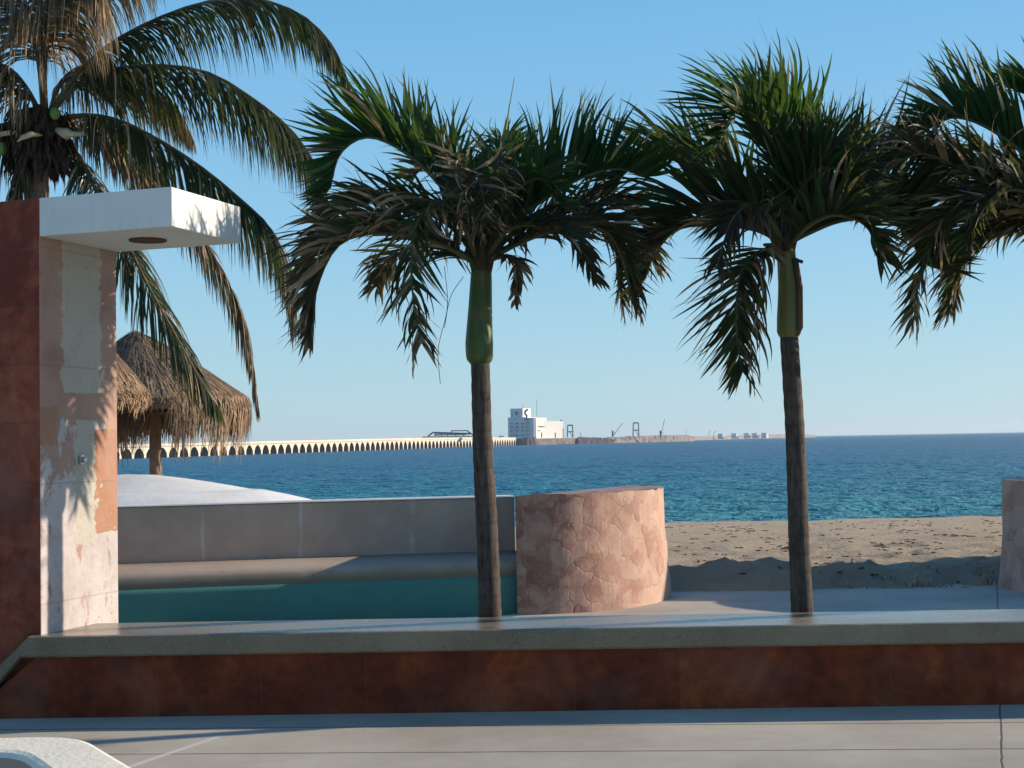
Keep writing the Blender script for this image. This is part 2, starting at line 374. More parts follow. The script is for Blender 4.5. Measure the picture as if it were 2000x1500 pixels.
def mat_leaf(name, g1, g2, ol, br, tn):
    t = NT(name, .55, .16); a = t.attr('tint'); v = t.coords()
    n = t.noise(v, 9, 4)
    f = t.math('ADD', a, t.math('MULTIPLY', t.math('SUBTRACT', n, .5), .12))
    c = t.ramp(f, [(0,g1),(.22,g2),(.45,ol),(.7,br),(1,tn)])
    t.setin(t.b, 'Base Color', c)
    tr = t.n.new('ShaderNodeBsdfTranslucent'); t.L(t.mix(.6, c, t.mix(a, (.16,.34,.03), (.3,.2,.1)), 'MIX'), tr.inputs[0])
    ms = t.n.new('ShaderNodeMixShader'); ms.inputs[0].default_value = .28
    t.L(t.b.outputs[0], ms.inputs[1]); t.L(tr.outputs[0], ms.inputs[2]); t.L(ms.outputs[0], t.out.inputs[0])
    return t.m
M['palm_leaf'] = mat_leaf('palm_leaf', (.010,.034,.012), (.018,.052,.014), (.020,.024,.013), (.034,.021,.019), (.34,.25,.16))
M['coco_leaf'] = mat_leaf('coconut_leaf', (.011,.026,.011), (.019,.035,.014), (.034,.033,.020), (.075,.050,.038), (.42,.32,.21))
def mat_thatch():
    t = NT('thatch', .9, .1); a = t.attr('tint'); n = t.noise(t.coords((1,1,.3)), 20, 6, .7)
    f = t.math('ADD', a, t.math('MULTIPLY', t.math('SUBTRACT', n, .5), .4))
    c = t.ramp(f, [(0,(.08,.055,.045)),(.4,(.20,.145,.105)),(.7,(.34,.235,.14)),(1,(.5,.37,.24))])
    return t.fin(c, t.bump(n, .6, .02))
M['thatch'] = mat_thatch()
def mat_trunk(name, c1, c2, rings, bs=.8):
    t = NT(name, .85, .2); v = t.coords(); x, y, z = t.sep(v)
    n1 = t.noise(v, 6, 8, .65); n2 = t.noise(t.coords((12,12,2.2)), 3, 6, .7)
    zz = t.math('ADD', z, t.math('MULTIPLY', n1, .03))
    rg = t.ramp(t.math('PINGPONG', zz, rings), [(0,1),(rings*.35,0)])
    c = t.mix(t.ramp(n2, [(.35,0),(.65,1)]), c1, c2)
    c = t.mix(t.math('MULTIPLY', rg, t.math('MULTIPLY', n1, .45)), c, tuple(q*.4 for q in c1))
    crack = t.ramp(t.noise(t.coords((14,14,2),loc=(4,4,4)), 2.6, 5, .7), [(.60,0),(.66,1)])
    c = t.mix(t.math('MULTIPLY', crack, .7), c, tuple(q*.25 for q in c1))
    return t.fin(c, t.bump(t.math('SUBTRACT', n2, t.math('MULTIPLY', rg, .4)), bs, .008))
M['palm_trunk'] = mat_trunk('palm_trunk_bark', (.040,.032,.028), (.105,.085,.070), .06)
M['coco_trunk'] = mat_trunk('coconut_bark', (.17,.12,.09), (.30,.22,.16), .06)
M['wood_pole'] = mat_trunk('wood_pole', (.22,.15,.11), (.33,.24,.18), .3)
def mat_shaft(name, g1, g2):
    t = NT(name, .45, .4); n = t.noise(t.coords((20,20,1.5)), 1.5, 6, .6); n2 = t.noise(t.coords(), 5, 6, .6)
    c = t.mix(t.ramp(n, [(.35,0),(.65,1)]), g1, g2); c = t.mix(t.ramp(n2, [(.52,0),(.7,.7)]), c, (.13,.10,.04)); c = t.mix(t.ramp(t.noise(t.coords((30,30,3)), 2, 5, .7), [(.55,0),(.7,.6)]), c, tuple(q*.45 for q in g1))
    return t.fin(c, t.bump(n, .3, .004))
M['shaft_green'] = mat_shaft('crownshaft_green', (.035,.072,.014), (.065,.105,.022))
M['shaft_yellow'] = mat_shaft('crownshaft_yellow', (.10,.11,.022), (.16,.155,.04))
M['leaf_base'] = m_simple('leaf_base_fibre', (.075,.065,.028), (.035,.025,.016), .85, 14, .8, .01)
M['dry_sheath'] = m_simple('dry_sheath', (.14,.09,.055), (.07,.045,.03), .8, 12, .8, .01)
M['fibre'] = m_simple('brown_fibre', (.10,.06,.04), (.04,.025,.02), .95, 9, 1, .03)
M['weed'] = m_simple('dry_weed', (.10,.075,.05), (.05,.04,.03), .95, 9, 1, .02)
M['rachis_green'] = m_simple('rachis', (.07,.085,.03), (.045,.055,.02), .5, 6, .2, .004)

# ------------------------------------------------------------ ground, beach, sea
ux = Vector((math.cos(R(-1.6)), math.sin(R(-1.6)), 0))
def sheet(name, x0, x1, y0, y1, z, mat):
    return obj(name, [(x0,y0,z),(x1,y0,z),(x1,y1,z),(x0,y1,z)], [(0,1,2,3)], mat)
def sandline(x): return 14.75 + .05*math.sin(x*1.7) - max(0, x-3.5)*.02
# promenade slab ends on a gently wavy sand edge
n = 80
vs_ = []; fs_ = []
for i in range(n+1):
    x = -60 + 120*i/n
    vs_ += [(x, -25, 0), (x, sandline(x)+1.2, 0)]
for i in range(n): fs_.append((2*i, 2*i+2, 2*i+3, 2*i+1))
tag(obj('promenade', vs_, fs_, M['pavement']), kind='structure')

def beach_z(x, y):
    d = y - 14.75
    base = -2.35 * max(0, min(1, (d - 1.0) / 53.0)) ** .92
    e = min(1, max(0, d / .5))
    nz = noise.noise(Vector((x*.55, y*.4, 3)))*.13 + noise.noise(Vector((x*1.7, y*1.3, 7)))*.07 + noise.noise(Vector((x*4.5, y*3.4, 1)))*.035
    rug = max(0, 1 - abs(d-1.6)/2.6)
    nz += rug * (noise.noise(Vector((x*1.6, y*2.2, 11)))*.16 + noise.noise(Vector((x*4.2, y*5, 15)))*.11 + noise.noise(Vector((x*10, y*10, 5)))*.05)
    nz += noise.noise(Vector((x*2.2, y*3.0, 21)))*.07
    foot = -.035*max(0, noise.noise(Vector((x*3.1, y*3.1, 31)))-.25)*3
    bank = .10*math.exp(-((d-1.0)/1.0)**2)
    if x < .5: e *= 0.4
    fade = max(.25, 1 - d/45)
    return -.06 + .09*e + base + (nz + foot)*fade*e + bank*e
ys = []; y = 14.6
while y < 78: ys.append(y); y += .07 + (y-14.6)*.014
xs_n = 260
V_ = []; F_ = []
for j, y in enumerate(ys):
    half = 7 + y*.42
    for i in range(xs_n+1):
        x = -half + 2*half*i/xs_n
        V_.append((x, y, beach_z(x, y)))
for j in range(len(ys)-1):
    for i in range(xs_n):
        a = j*(xs_n+1)+i; F_.append((a, a+1, a+xs_n+2, a+xs_n+1))
tag(obj('beach', V_, F_, M['sand'], smooth=True), kind='structure')
sheet('beach_far', -400, 400, 16.5, 62, -2.6, M['sand'])
bpy.data.objects['beach_far']['kind'] = 'structure'

SEA = -2.1
V_ = []; F_ = []
ys = []; y = 48.0
while y < 1500: ys.append(y); y *= 1.0048 if y < 330 else 1.03
ys += [1900, 2500, 3500, 5000, 9000]
NX = 380
for j, y in enumerate(ys):
    half = 12 + y*.75
    amp = .20 * max(0, 1 - y/420)
    for i in range(NX+1):
        x = -half + 2*half*i/NX
        z = SEA
        if amp > 0:
            z += amp*(noise.noise(Vector((x*.22, y*.6, 2)))*1.2 + noise.noise(Vector((x*.6, y*1.3, 9)))*1.0)
        V_.append((x, y, z))
for j in range(len(ys)-1):
    for i in range(NX):
        a = j*(NX+1)+i; F_.append((a, a+1, a+NX+2, a+NX+1))
tag(obj('sea', V_, F_, M['sea'], smooth=True), kind='structure')

# ------------------------------------------------------------ seat wall in front
pa = onz(100, 1243, .49); pb = onz(2000, 1214, .49)
d = (pb - pa).normalized(); nrm = Vector((-d.y, d.x, 0))
rz = math.atan2(d.y, d.x)
root = empty('seat_wall', (pa.x, pa.y, 0), rz)
tag(root, 'long low seat wall with polished grey concrete cap over dark red marble tiles', 'wall')
def loc2(root, x, y, z): return root.matrix_world @ Vector((x, y, z))
# cap profile extruded along local x, left end bent down at 45 degrees
xe = -.14; L = 13.0; dep = .62; th = .125
prof = [(0.012,-th),(0.0,-th+.012),(0,-.02),(.006,-.006),(.02,0),(dep-.02,0),(dep,-.02),(dep,-th)]
stn = []
N = 150
cap = MB()
xsn = [xe + (L-xe)*i/N for i in range(N+1)]
path = [(xe-.62, -.60, 1.0), (xe, 0, 0.5)] + [(q, 0, 0) for q in xsn[1:]]
vs_ = []
for k, (x, dz, tl) in enumerate(path):
    for (py_, pz_) in prof:
        jx = rnd.uniform(-.003, .003) if 0 < k and py_ < .02 else 0
        sh = 0
        if k <= 1: sh = pz_*(-.41 if k == 1 else -.0)
        zz = pz_*(1.0 if k != 0 else 1.35)
        vs_.append(loc2(root, x - sh*1.0*(1), py_ + jx, .49 + dz + zz))
P_ = len(prof); fs_ = []
for k in range(len(path)-1):
    for q in range(P_):
        fs_.append((k*P_+q, (k+1)*P_+q, (k+1)*P_+(q+1) % P_, k*P_+(q+1) % P_))
fs_ += [tuple(range(P_)), tuple(reversed(range((len(path)-1)*P_, len(path)*P_)))]
cap.add(vs_, [tuple(reversed(f)) for f in fs_])
co = cap.build('cap', M['ledge'], root)
body = MB()
q0 = [(xe-.60,.05,0),(xe-.60,.05,.0),(xe+.03,.05,.49-th+.004),(L,.05,.49-th+.004),(L,.05,0)]
fr = [(xe-.46,.05,-.05),(xe+.04,.05,.49-th+.003),(L,.05,.49-th+.003),(L,.05,-.05)]
bk = [(a, dep-.05, c) for a, b, c in fr]
body.add([Vector(p) for p in fr+bk], [(0,3,2,1),(4,5,6,7),(0,1,5,4),(1,2,6,5),(2,3,7,6),(3,0,4,7)])
bo = body.build('tiled_face', M['red_tile'], None); bo.parent = root     # verts are local

# ------------------------------------------------------------ pillar with overhanging slab
LC = Vector((-2.845, 8.63, 0)); ang = R(-19)
proot = empty('tiled_pillar', LC, ang)
tag(proot, 'tall tiled pillar with peeling painted side and white slab jutting out on top', 'pillar')
pm = MB()
ph = 3.12
v8 = [(-1.6,0,0),(0,0,0),(0,.795,0),(-1.6,.795,0),(-1.6,0,ph),(0,0,ph),(0,.795,ph),(-1.6,.795,ph)]
pm.add(v8, [(0,1,5,4)], 0, 0); pm.add(v8, [(1,2,6,5)], 0, 1); pm.add(v8, [(4,5,6,7),(2,3,7,6),(3,0,4,7)], 0, 0)
bevel_me = pm
po = pm.build('column', [M['pillar_tile'], M['peeling']]); po.parent = proot
bm_ = bmesh.new(); bm_.from_mesh(po.data); bmesh.ops.remove_doubles(bm_, verts=bm_.verts, dist=1e-4); bm_.to_mesh(po.data); bm_.free()
bevel(po, .008)
sm = MB(); sm.box((.003, -.003, 2.887), (.925,0,0), (0,.802,0), (0,0,.234))
sb = sm.build('overhanging_slab', M['white_paint']); sb.parent = proot; bevel(sb, .008)
hm = MB(); hm.tube([(.50,.40,2.889),(.50,.40,2.877),(.50,.40,2.8765)], [.115,.115,.08], 28)
ho = hm.build('shower_opening', M['rust'], None); ho.parent = sb
tm = MB(); tm.tube([(0,.40,1.53),(.014,.40,1.53)], .032, 20); tm.tube([(.012,.40,1.53),(.035,.40,1.53),(.038,.40,1.53)], [.018,.018,.012], 16)
to = tm.build('push_tap', M['chrome'], None); to.parent = proot

# ------------------------------------------------------------ round stone buttresses
def smoothcurve(pts, n): return catmull([Vector((a, b, 0)) for a, b in pts], n)
drum_pts = [(.012,13.26),(.30,13.26),(.58,13.33),(.87,13.48),(1.14,13.72),(1.38,14.04),(1.54,14.42),(1.60,14.8),(1.55,15.2),(1.30,15.6)]
def drum(root, pts, top, taper, mat, mirror=None):
    P = smoothcurve(pts, 60); c = Vector((.3, 15.0, 0)) if mirror is None else mirror
    vs_ = []; fs_ = []; K = 14
    for k in range(K+1):
        z = top*k/K; s = 1 - taper*(1-(1-k/K)**1.8)
        for p in P:
            q = Vector((c.x + (p.x-c.x)*s, c.y + (p.y-c.y)*s, 0))
            w_ = noise.noise(Vector((q.x*5, q.y*5, z*5)))*.010 + noise.noise(Vector((q.x*1.5, q.y*1.5, z*1.5)))*.012
            q += (q-c).normalized()*w_
            if mirror is None and p is P[0]: q.x = .012
            vs_.append((q.x, q.y, z + (noise.noise(Vector((q.x*7, q.y*7, 0)))*.022 if k == K else 0)))
    n = len(P)
    for k in range(K):
        for i in range(n-1):
            fs_.append((k*n+i, k*n+i+1, (k+1)*n+i+1, (k+1)*n+i))
    b = len(vs_); vs_.append((c.x, c.y, top-.09))
    for i in range(n-1): fs_.append((K*n+i, K*n+i+1, b))
    for k in range(K):                     # the straight flank and back
        pass
    vs_ += [(vs_[i*n][0], 15.6, vs_[i*n][2]-(.09 if i == K else 0)) for i in range(K+1)]
    s0 = b+1
    for k in range(K): fs_.append((s0+k, k*n, (k+1)*n, s0+k+1))
    fs_.append((K*n, b, s0+K)); fs_.append((b, K*n+n-1, s0+K))
    return vs_, fs_
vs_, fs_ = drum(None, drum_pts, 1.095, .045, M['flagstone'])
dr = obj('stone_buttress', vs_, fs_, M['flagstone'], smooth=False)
tag(dr, 'sunlit rounded flagstone buttress in pink and cream at the end of the grey wall', 'buttress')
# second one, entering at the right edge
pts2 = [(6.9,13.5),(6.3,13.45),(5.9,13.55),(5.55,13.8),(5.2,14.2),(5.03,14.6),(5.08,15.1),(5.35,15.5),(5.9,15.7)]
P2 = smoothcurve(pts2, 50); c2 = Vector((6.4, 15.0, 0)); vs_ = []; fs_ = []; K = 12; n = len(P2)
for k in range(K+1):
    z = 1.13*k/K; s = 1 - .035*(1-(1-k/K)**1.8)
    flare = .05*max(0, 1-k/2.5)
    for p in P2:
        q = c2 + (p-c2)*(s+flare*.5); q += (q-c2).normalized()*noise.noise(Vector((q.x*4, q.y*4, z*4)))*.012
        vs_.append((q.x, q.y, z-.02))
for k in range(K):
    for i in range(n-1): fs_.append((k*n+i, (k+1)*n+i, (k+1)*n+i+1, k*n+i+1))
vs_.append((c2.x, c2.y, 1.03)); b = len(vs_)-1
for i in range(n-1): fs_.append((K*n+i, b, K*n+i+1))
fs_.append((b, K*n, K*n+n-1))
for k in range(K): fs_.append((k*n, k*n+n-1, (k+1)*n+n-1, (k+1)*n))
dr2 = obj('stone_buttress', vs_, fs_, M['flagstone'])
tag(dr2, 'shaded reddish stone buttress on the sand edge at the right border of the picture', 'buttress')

# ------------------------------------------------------------ curved grey wall with bench round the pool
wall_pts = [(-6.6,10.6),(-5.9,12.0),(-5.1,12.9),(-4.2,13.30),(-3.4,13.50),(-2.4,13.73),(-1.2,13.99),(0,14.2)]
W = smoothcurve(wall_pts, 90)
def offs(C, dd):
    out = []
    for i, p in enumerate(C):
        t = (C[min(i+1, len(C)-1)] - C[max(i-1, 0)]).normalized(); out.append(p + Vector((t.y, -t.x, 0))*dd)
    return out
def strip_profile(C, prof, name, mat, parent=None, wob=0):
    rows = []
    vs_ = []; fs_ = []; m_ = len(prof)
    offsets = [offs(C, q[0]) for q in prof]
    for i in range(len(C)):
        for k, q in enumerate(prof):
            p = offsets[k][i]; w_ = noise.noise(Vector((p.x*2, p.y*2, q[1]*3)))*wob
            vs_.append((p.x, p.y + w_, q[1] + w_*.4))
    for i in range(len(C)-1):
        for k in range(m_-1): fs_.append((i*m_+k, i*m_+k+1, (i+1)*m_+k+1, (i+1)*m_+k))
    fs_.append(tuple(range(m_-1, -1, -1))); fs_.append(tuple(range((len(C)-1)*m_, len(C)*m_)))
    return obj(name, vs_, fs_, mat, parent, smooth=False)
wr = empty('curved_wall', (-2.0, 13.9, 0))
tag(wr, 'curved grey rendered wall with inner bench and green painted basin side', 'wall')
zt = 1.045
pr = strip_profile(W, [(-.22,.0),(-.22,zt-.01),(-.20,zt),(-.01,zt),(0,zt-.012),(.012,.50),(.012,.0)], 'wall_body', M['grey_render'], wr, .006)
cp = strip_profile(W, [(-.235,zt+.002),(-.235,zt+.014),(.006,zt+.014),(.012,zt+.002)], 'wall_coping', M['white_paint'], wr, .003)
bench = strip_profile(W, [(.012,.46),(.013,.52),(.55,.505),(.70,.495),(.755,.475),(.775,.44),(.782,.39),(.783,.345),(.783,.2)], 'bench', M['bench_concrete'], wr, .008)
for p in bench.data.polygons: p.use_smooth = len(p.vertices) == 4
basin = strip_profile(W, [(.70,.35),(.792,.345),(.797,.30),(.805,.10),(.807,-.02)], 'basin_side', M['teal_paint'], wr, .004)
for p in basin.data.polygons: p.use_smooth = len(p.vertices) == 4
# painted basin floor reaching the seat wall
fl = offs(W, .79)
pts_ = [(p.x, p.y, .006) for p in fl if p.x < -.03 and p.x > -5.5] + [(-.02, 13.0, .006), (-.02, 9.25, .006), (-5.5, 9.4, .006)]
tag(obj('basin_floor', pts_, [tuple(range(len(pts_)-1, -1, -1))], M['teal_paint']), kind='structure')

# ------------------------------------------------------------ white dome behind the wall
dm = MB(); cx, cy = -4.75, 17.6
prof = [(0,1.275),(.35,1.262),(.7,1.215),(.98,1.17),(1.25,1.12),(1.45,1.08),(1.56,1.055),(1.6,1.062),(1.68,1.055),(2.0,.985),(2.3,.91),(2.55,.82),(2.66,.7),(2.68,.3),(2.66,-.3)]
K = 72; vs_ = [(cx, cy, prof[0][1])]; fs_ = []
for r_, z_ in prof[1:]:
    for k in range(K):
        a = 2*math.pi*k/K; vs_.append((cx + r_*math.cos(a), cy + r_*.62*math.sin(a), z_))
for k in range(K): fs_.append((0, 1+k, 1+(k+1) % K))
for j in range(len(prof)-2):
    for k in range(K):
        a = 1+j*K+k; b = 1+j*K+(k+1) % K; fs_.append((a, a+K, b+K, b))
dome = obj('white_dome', vs_, fs_, M['dome_white'], smooth=True)
tag(dome, 'smooth white domed shell with a raised crease behind the curved grey wall', 'dome')

# ------------------------------------------------------------ round white planter rim, lower left corner
def rounded(poly, rr, n=8):
    out = []
    for i in range(len(poly)):
        p = Vector(poly[i]); a = (Vector(poly[i-1])-p).normalized(); b_ = (Vector(poly[(i+1) % len(poly)])-p).normalized()
        cut = rr/math.tan(a.angle(b_)/2); p0 = p+a*cut; p1 = p+b_*cut
        for k in range(n+1):
            t_ = k/n; out.append(p0*(1-t_)**2 + p*2*t_*(1-t_) + p1*t_*t_)
    return out
PO = [(-3.6,5.70,0),(-1.72,5.70,0),(-.80,4.22,0),(-.80,3.3,0),(-3.6,3.3,0)]
def inset(poly, dd):
    out = []; n = len(poly)
    for i in range(n):
        p = Vector(poly[i]); e0 = (p-Vector(poly[i-1])).normalized(); e1 = (Vector(poly[(i+1) % n])-p).normalized()
        n0 = Vector((e0.y,-e0.x,0)); n1 = Vector((e1.y,-e1.x,0)); b_ = (n0+n1).normalized(); out.append(tuple(p + b_*dd/max(.3, b_.dot(n0))))
    return out
rows = [(0,0,.36),(0,.38,.36),(0,.455,.36),(.012,.468,.36),(.03,.472,.35),(.24,.472,.24),(.262,.466,.24),(.275,.45,.24),(.28,.41,.24),(.28,.06,.24)]
vs_ = []; fs_ = []
for dd, z_, rr in rows:
    ring = rounded(inset(PO, dd), rr, 12)
    for p in ring: vs_.append((p.x + noise.noise(Vector((p.x*4,p.y*4,z_*5)))*.008, p.y + noise.noise(Vector((p.x*4,p.y*4,z_*5+9)))*.008, z_ + noise.noise(Vector((p.x*3,p.y*3,0)))*.006*(z_ > .1)))
K = len(ring)
for j in range(len(rows)-1):
    for k in range(K):
        a = j*K+k; b = j*K+(k+1) % K; fs_.append((a, a+K, b+K, b))
fs_.append(tuple(range((len(rows)-1)*K, len(rows)*K)))
pl = obj('kerbed_planter', vs_, fs_, [M['planter'], M['fibre'], M['grey_render']], smooth=False, fmats=[0]*((len(rows)-3)*K)+[2]*(2*K)+[1])
tag(pl, 'cream concrete planter kerb with rounded corner and hollow inside, nearest the viewer at bottom left', 'planter')

# ------------------------------------------------------------ palms
def frond(name, ctrl, parent, mat, nl=48, u0=.14, L0=.5, wid=.02, vdeg=45, fwd=42, tint=(0,.3), tiptint=.3,
          droop=.25, curl=.2, wind=Vector((0,0,0)), r0=.021, seed=0, rmat=None, lprof=None, segs=7, skip=0.06, sides=(-1,1), hdir=None, tanp=.08):
    rg = random.Random(seed*77+5)
    if mat is M['palm_leaf']: nl = int(nl*1.6); L0 *= 1.25; wid *= 1.05; curl = max(curl, .35)*1.5
    else: nl = int(nl*2.4); L0 *= 1.6; droop *= 2.1; wid *= 1.05
    vj = 30 if mat is M['palm_leaf'] else 14
    P = catmull(ctrl, 60)
    base, mid = P[0], P[36]
    h = hdir or Vector((mid.x-base.x, mid.y-base.y, 0))
    if h.length < .05: h = Vector((0, -1, 0))
    h.normalize(); S = h.cross(Vector((0,0,1)))
    rc_ = MB(); rc_.tube(P[::3]+[P[-1]], [r0*(1-.85*i/20) for i in range(len(P[::3])+1)], 6, .35, 0)
    mb = MB()
    for k in range(nl):
        for side in sides:
            if rg.random() < skip: continue
            u = u0 + (1-u0)*(k + rg.uniform(0, .8))/nl
            x = min(u, .999)*59; i = int(x); p = P[i].lerp(P[i+1], x-i)
            T = (P[min(i+2, 59)] - P[max(i-1, 0)]).normalized()
            Sx = (S - T*S.dot(T)).normalized(); Nn = Sx.cross(T)
            uu = (u-u0)/(1-u0)
            lp = lprof(uu) if lprof else (.55 + .45*math.sin(math.pi*min(1, uu*1.15+.08)))*(1-.2*max(0, uu-.75)/.25)
            Ln = L0*lp*rg.uniform(.78, 1.12)
            fa = R(fwd*(1.25-(.35 if vj == 30 else .75)*uu) + rg.uniform(-11, 11)); fa = R(90)-fa if False else fa
            va = R(vdeg + rg.uniform(-vj, vj))
            D = T*math.cos(R(90)-fa if False else fa) + (Sx*side*math.cos(va) + Nn*math.sin(va))*math.sin(fa)
            D.normalize()
            tw = rg.uniform(-.7, .7)
            tb = rg.uniform(*tint) if rg.random() > tanp else rg.uniform(.75, 1.0)
            pos = p.copy(); sg = Ln/segs
            cv = (Vector((rg.uniform(-1,1), rg.uniform(-1,1), rg.uniform(-1,1))) + Vector((noise.noise(Vector((uu*9, seed, 0))), noise.noise(Vector((uu*9, seed, 5))), noise.noise(Vector((uu*9, seed, 9)))))*1.6)*curl
            tdr = rg.uniform(.0, 2.2)*(1-.6*uu) if vj == 30 else 0
            b0 = len(mb.v); wv = wid*rg.uniform(.75, 1.2)
            for s_ in range(segs+1):
                f = s_/segs
                Wd = T - D*T.dot(D)
                if Wd.length < .05: Wd = Nn.copy()
                Wd.normalize(); Wd = (Wd*math.cos(tw+f*curl*2) + D.cross(Wd)*math.sin(tw+f*curl*2))
                ww = wv*(.55+.45*min(1, f*4))*(1-f**2.2)+.0008
                tt = min(1, tb + tiptint*max(0, f-.45)*rg.uniform(.5, 1.3)) 
                mb.v += [pos-Wd*ww*.5, pos+Wd*ww*.5]; mb.t += [tt, tt]
                if s_ < segs:
                    a = b0+2*s_; mb.f.append((a, a+1, a+3, a+2)); mb.fm.append(0)
                D = (D + Vector((0,0,-1))*(droop*(f+.25)*2 + tdr*f*f)/segs + cv*f*2/segs + wind*(f*2.6+.1)/segs).normalized()
                pos = pos + D*sg
    o = obj('frond', mb.v, mb.f, [mat], parent, True, mb.t, mb.fm)
    ro = rc_.build('rachis', rmat or M['rachis_green'], None, True); ro.parent = o
    return o
def px3(lst, dep): return [at(a, b, dep+c) for a, b, c in lst]

def trunk_mesh(root, pts, radii, mat, name='trunk', n=20):
    P = catmull(pts, 60); Rr = []
    for i in range(60):
        x = i/59*(len(radii)-1); k = min(int(x), len(radii)-2); r_ = radii[k]*(1-(x-k)) + radii[k+1]*(x-k)
        Rr.append(r_*(1+.025*math.sin(i*2.1)+rnd.uniform(-.012,.012)))
    mb = MB(); mb.tube(P, Rr, n); return mb.build(name, mat, root, True)
def shaft(root, pts, radii, mat, name='crownshaft'):
    P = catmull(pts, 24); Rr = []
    for i in range(24):
        x = i/23*(len(radii)-1); k = min(int(x), len(radii)-2); Rr.append(radii[k]*(1-(x-k)) + radii[k+1]*(x-k))
    mb = MB(); mb.tube(P, Rr, 20); return mb.build(name, mat, root, True)

PD = 9.42
LF = M['palm_leaf']
def wisps(root, spots, dep):
    pass

# palm one
b = at(957, 1208, PD); b1 = Vector((b.x, b.y, 0))
r1 = empty('christmas_palm', b1); tag(r1, 'small palm with smooth green crownshaft, its trunk crossing the grey wall', 'palm tree', 'palms in a row behind the seat wall')
trunk_mesh(r1, [b1, at(957,1208,PD), at(952,1050,PD), at(943,880,PD), at(938,705,PD)], [.088,.078,.072,.070,.064,.062], M['palm_trunk'])
shaft(r1, [at(937,712,PD), at(937,700,PD), at(936,670,PD), at(938,600,PD), at(940,540,PD), at(941,500,PD)], [.060,.088,.092,.078,.070,.052], M['shaft_green'])
def F1(ctrl, **k): frond('frond', px3(ctrl, PD), r1, LF, **k)
F1([(940,520,0),(905,430,0),(850,350,.1),(780,290,.2),(715,268,.25),(665,300,.3),(645,365,.3)], L0=.53, wid=.034, vdeg=68, fwd=38, tint=(0,.22), tiptint=.15, droop=-.12, nl=52, seed=1, wind=Vector((-.3,0,.12)), tanp=.05)
F1([(942,520,0),(985,445,0),(1050,398,.05),(1130,350,.1),(1200,330,.15),(1262,345,.15)], L0=.58, wid=.034, vdeg=72, fwd=50, tint=(0,.25), tiptint=.2, droop=-.15, nl=56, seed=2, wind=Vector((.12,0,.3)), tanp=.04)
F1([(935,520,0),(890,490,-.15),(820,462,-.3),(730,455,-.4),(660,480,-.5),(620,560,-.5),(612,640,-.5)], L0=.52, wid=.030, vdeg=38, fwd=42, tint=(.35,.65), tiptint=.7, droop=.45, curl=.5, nl=58, seed=3, tanp=.3, wind=Vector((-.3,0,0)))
F1([(935,515,0),(900,430,-.3),(855,395,-.5),(810,450,-.65),(805,560,-.75),(822,670,-.8)], L0=.42, wid=.028, vdeg=10, fwd=38, tint=(.05,.5), tiptint=.8, droop=.5, curl=.5, nl=46, seed=4, tanp=.35)
F1([(945,515,0),(1000,478,.15),(1070,455,.3),(1150,440,.4),(1200,480,.45),(1215,590,.45)], L0=.40, wid=.028, vdeg=20, fwd=38, tint=(.35,.7), tiptint=.3, droop=.4, curl=.35, nl=50, seed=5, tanp=.05)
F1([(942,515,0),(955,420,.1),(968,340,.25),(975,285,.5),(980,270,.8)], L0=.36, wid=.03, vdeg=30, fwd=38, tint=(0,.15), tiptint=.1, droop=.05, nl=40, seed=6, tanp=0)
F1([(938,515,0),(925,430,-.1),(915,360,-.3),(925,330,-.55),(940,370,-.8),(950,430,-.9)], L0=.40, wid=.026, vdeg=10, fwd=40, tint=(.3,.7), tiptint=.6, droop=.4, curl=.9, nl=40, seed=7, tanp=.3)
F1([(945,510,0),(975,430,-.05),(1010,370,-.2),(1060,350,-.4),(1095,400,-.5)], L0=.34, wid=.028, vdeg=45, fwd=45, tint=(0,.4), tiptint=.3, droop=.1, nl=36, seed=8, curl=.4, tanp=.06)
F1([(935,510,0),(895,500,.2),(840,480,.45),(770,500,.7),(735,560,.8)], L0=.36, wid=.026, vdeg=10, fwd=40, tint=(.4,.75), tiptint=.4, droop=.5, nl=36, seed=9, curl=.4, tanp=.1)
F1([(935,510,0),(905,400,.15),(870,330,.3),(840,320,.6),(800,350,.8)], L0=.42, wid=.028, vdeg=50, fwd=45, tint=(0,.4), tiptint=.4, droop=0, nl=36, seed=10, curl=.4, tanp=.15)
F1([(945,512,0),(985,500,-.15),(1010,520,-.25),(1005,590,-.3)], L0=.16, wid=.024, vdeg=0, fwd=35, tint=(.5,.9), tiptint=.3, droop=.5, nl=22, seed=11, curl=.5)
F1([(935,515,0),(890,450,.1),(820,410,.15),(730,395,.2),(650,420,.2),(600,500,.2)], L0=.36, wid=.030, vdeg=35, fwd=38, tint=(.35,.6), tiptint=.5, droop=.25, curl=.4, nl=44, seed=12, tanp=.12, wind=Vector((-.3,0,0)))
F1([(946,512,0),(1010,450,.2),(1090,420,.35),(1180,400,.5),(1250,430,.55),(1275,510,.55)], L0=.40, wid=.030, vdeg=35, fwd=40, tint=(.3,.6), tiptint=.3, droop=.15, curl=.3, nl=48, seed=13, tanp=.04)
F1([(944,512,0),(990,450,-.2),(1050,440,-.35),(1120,470,-.45),(1160,540,-.5)], L0=.30, wid=.028, vdeg=20, fwd=40, tint=(.35,.65), tiptint=.3, droop=.4, curl=.4, nl=38, seed=14, tanp=.05)
F1([(945,512,0),(1020,472,0),(1110,442,.05),(1185,452,.05),(1222,520,.05),(1235,590,.05)], L0=.38, wid=.030, vdeg=25, fwd=40, tint=(.35,.65), tiptint=.3, droop=.3, curl=.4, nl=48, seed=17, tanp=.06)
F1([(930,512,0),(870,480,.05),(790,450,.1),(700,440,.1),(630,470,.1),(585,540,.1)], L0=.34, wid=.030, vdeg=20, fwd=38, tint=(.4,.65), tiptint=.6, droop=.4, curl=.5, nl=46, seed=18, tanp=.22)
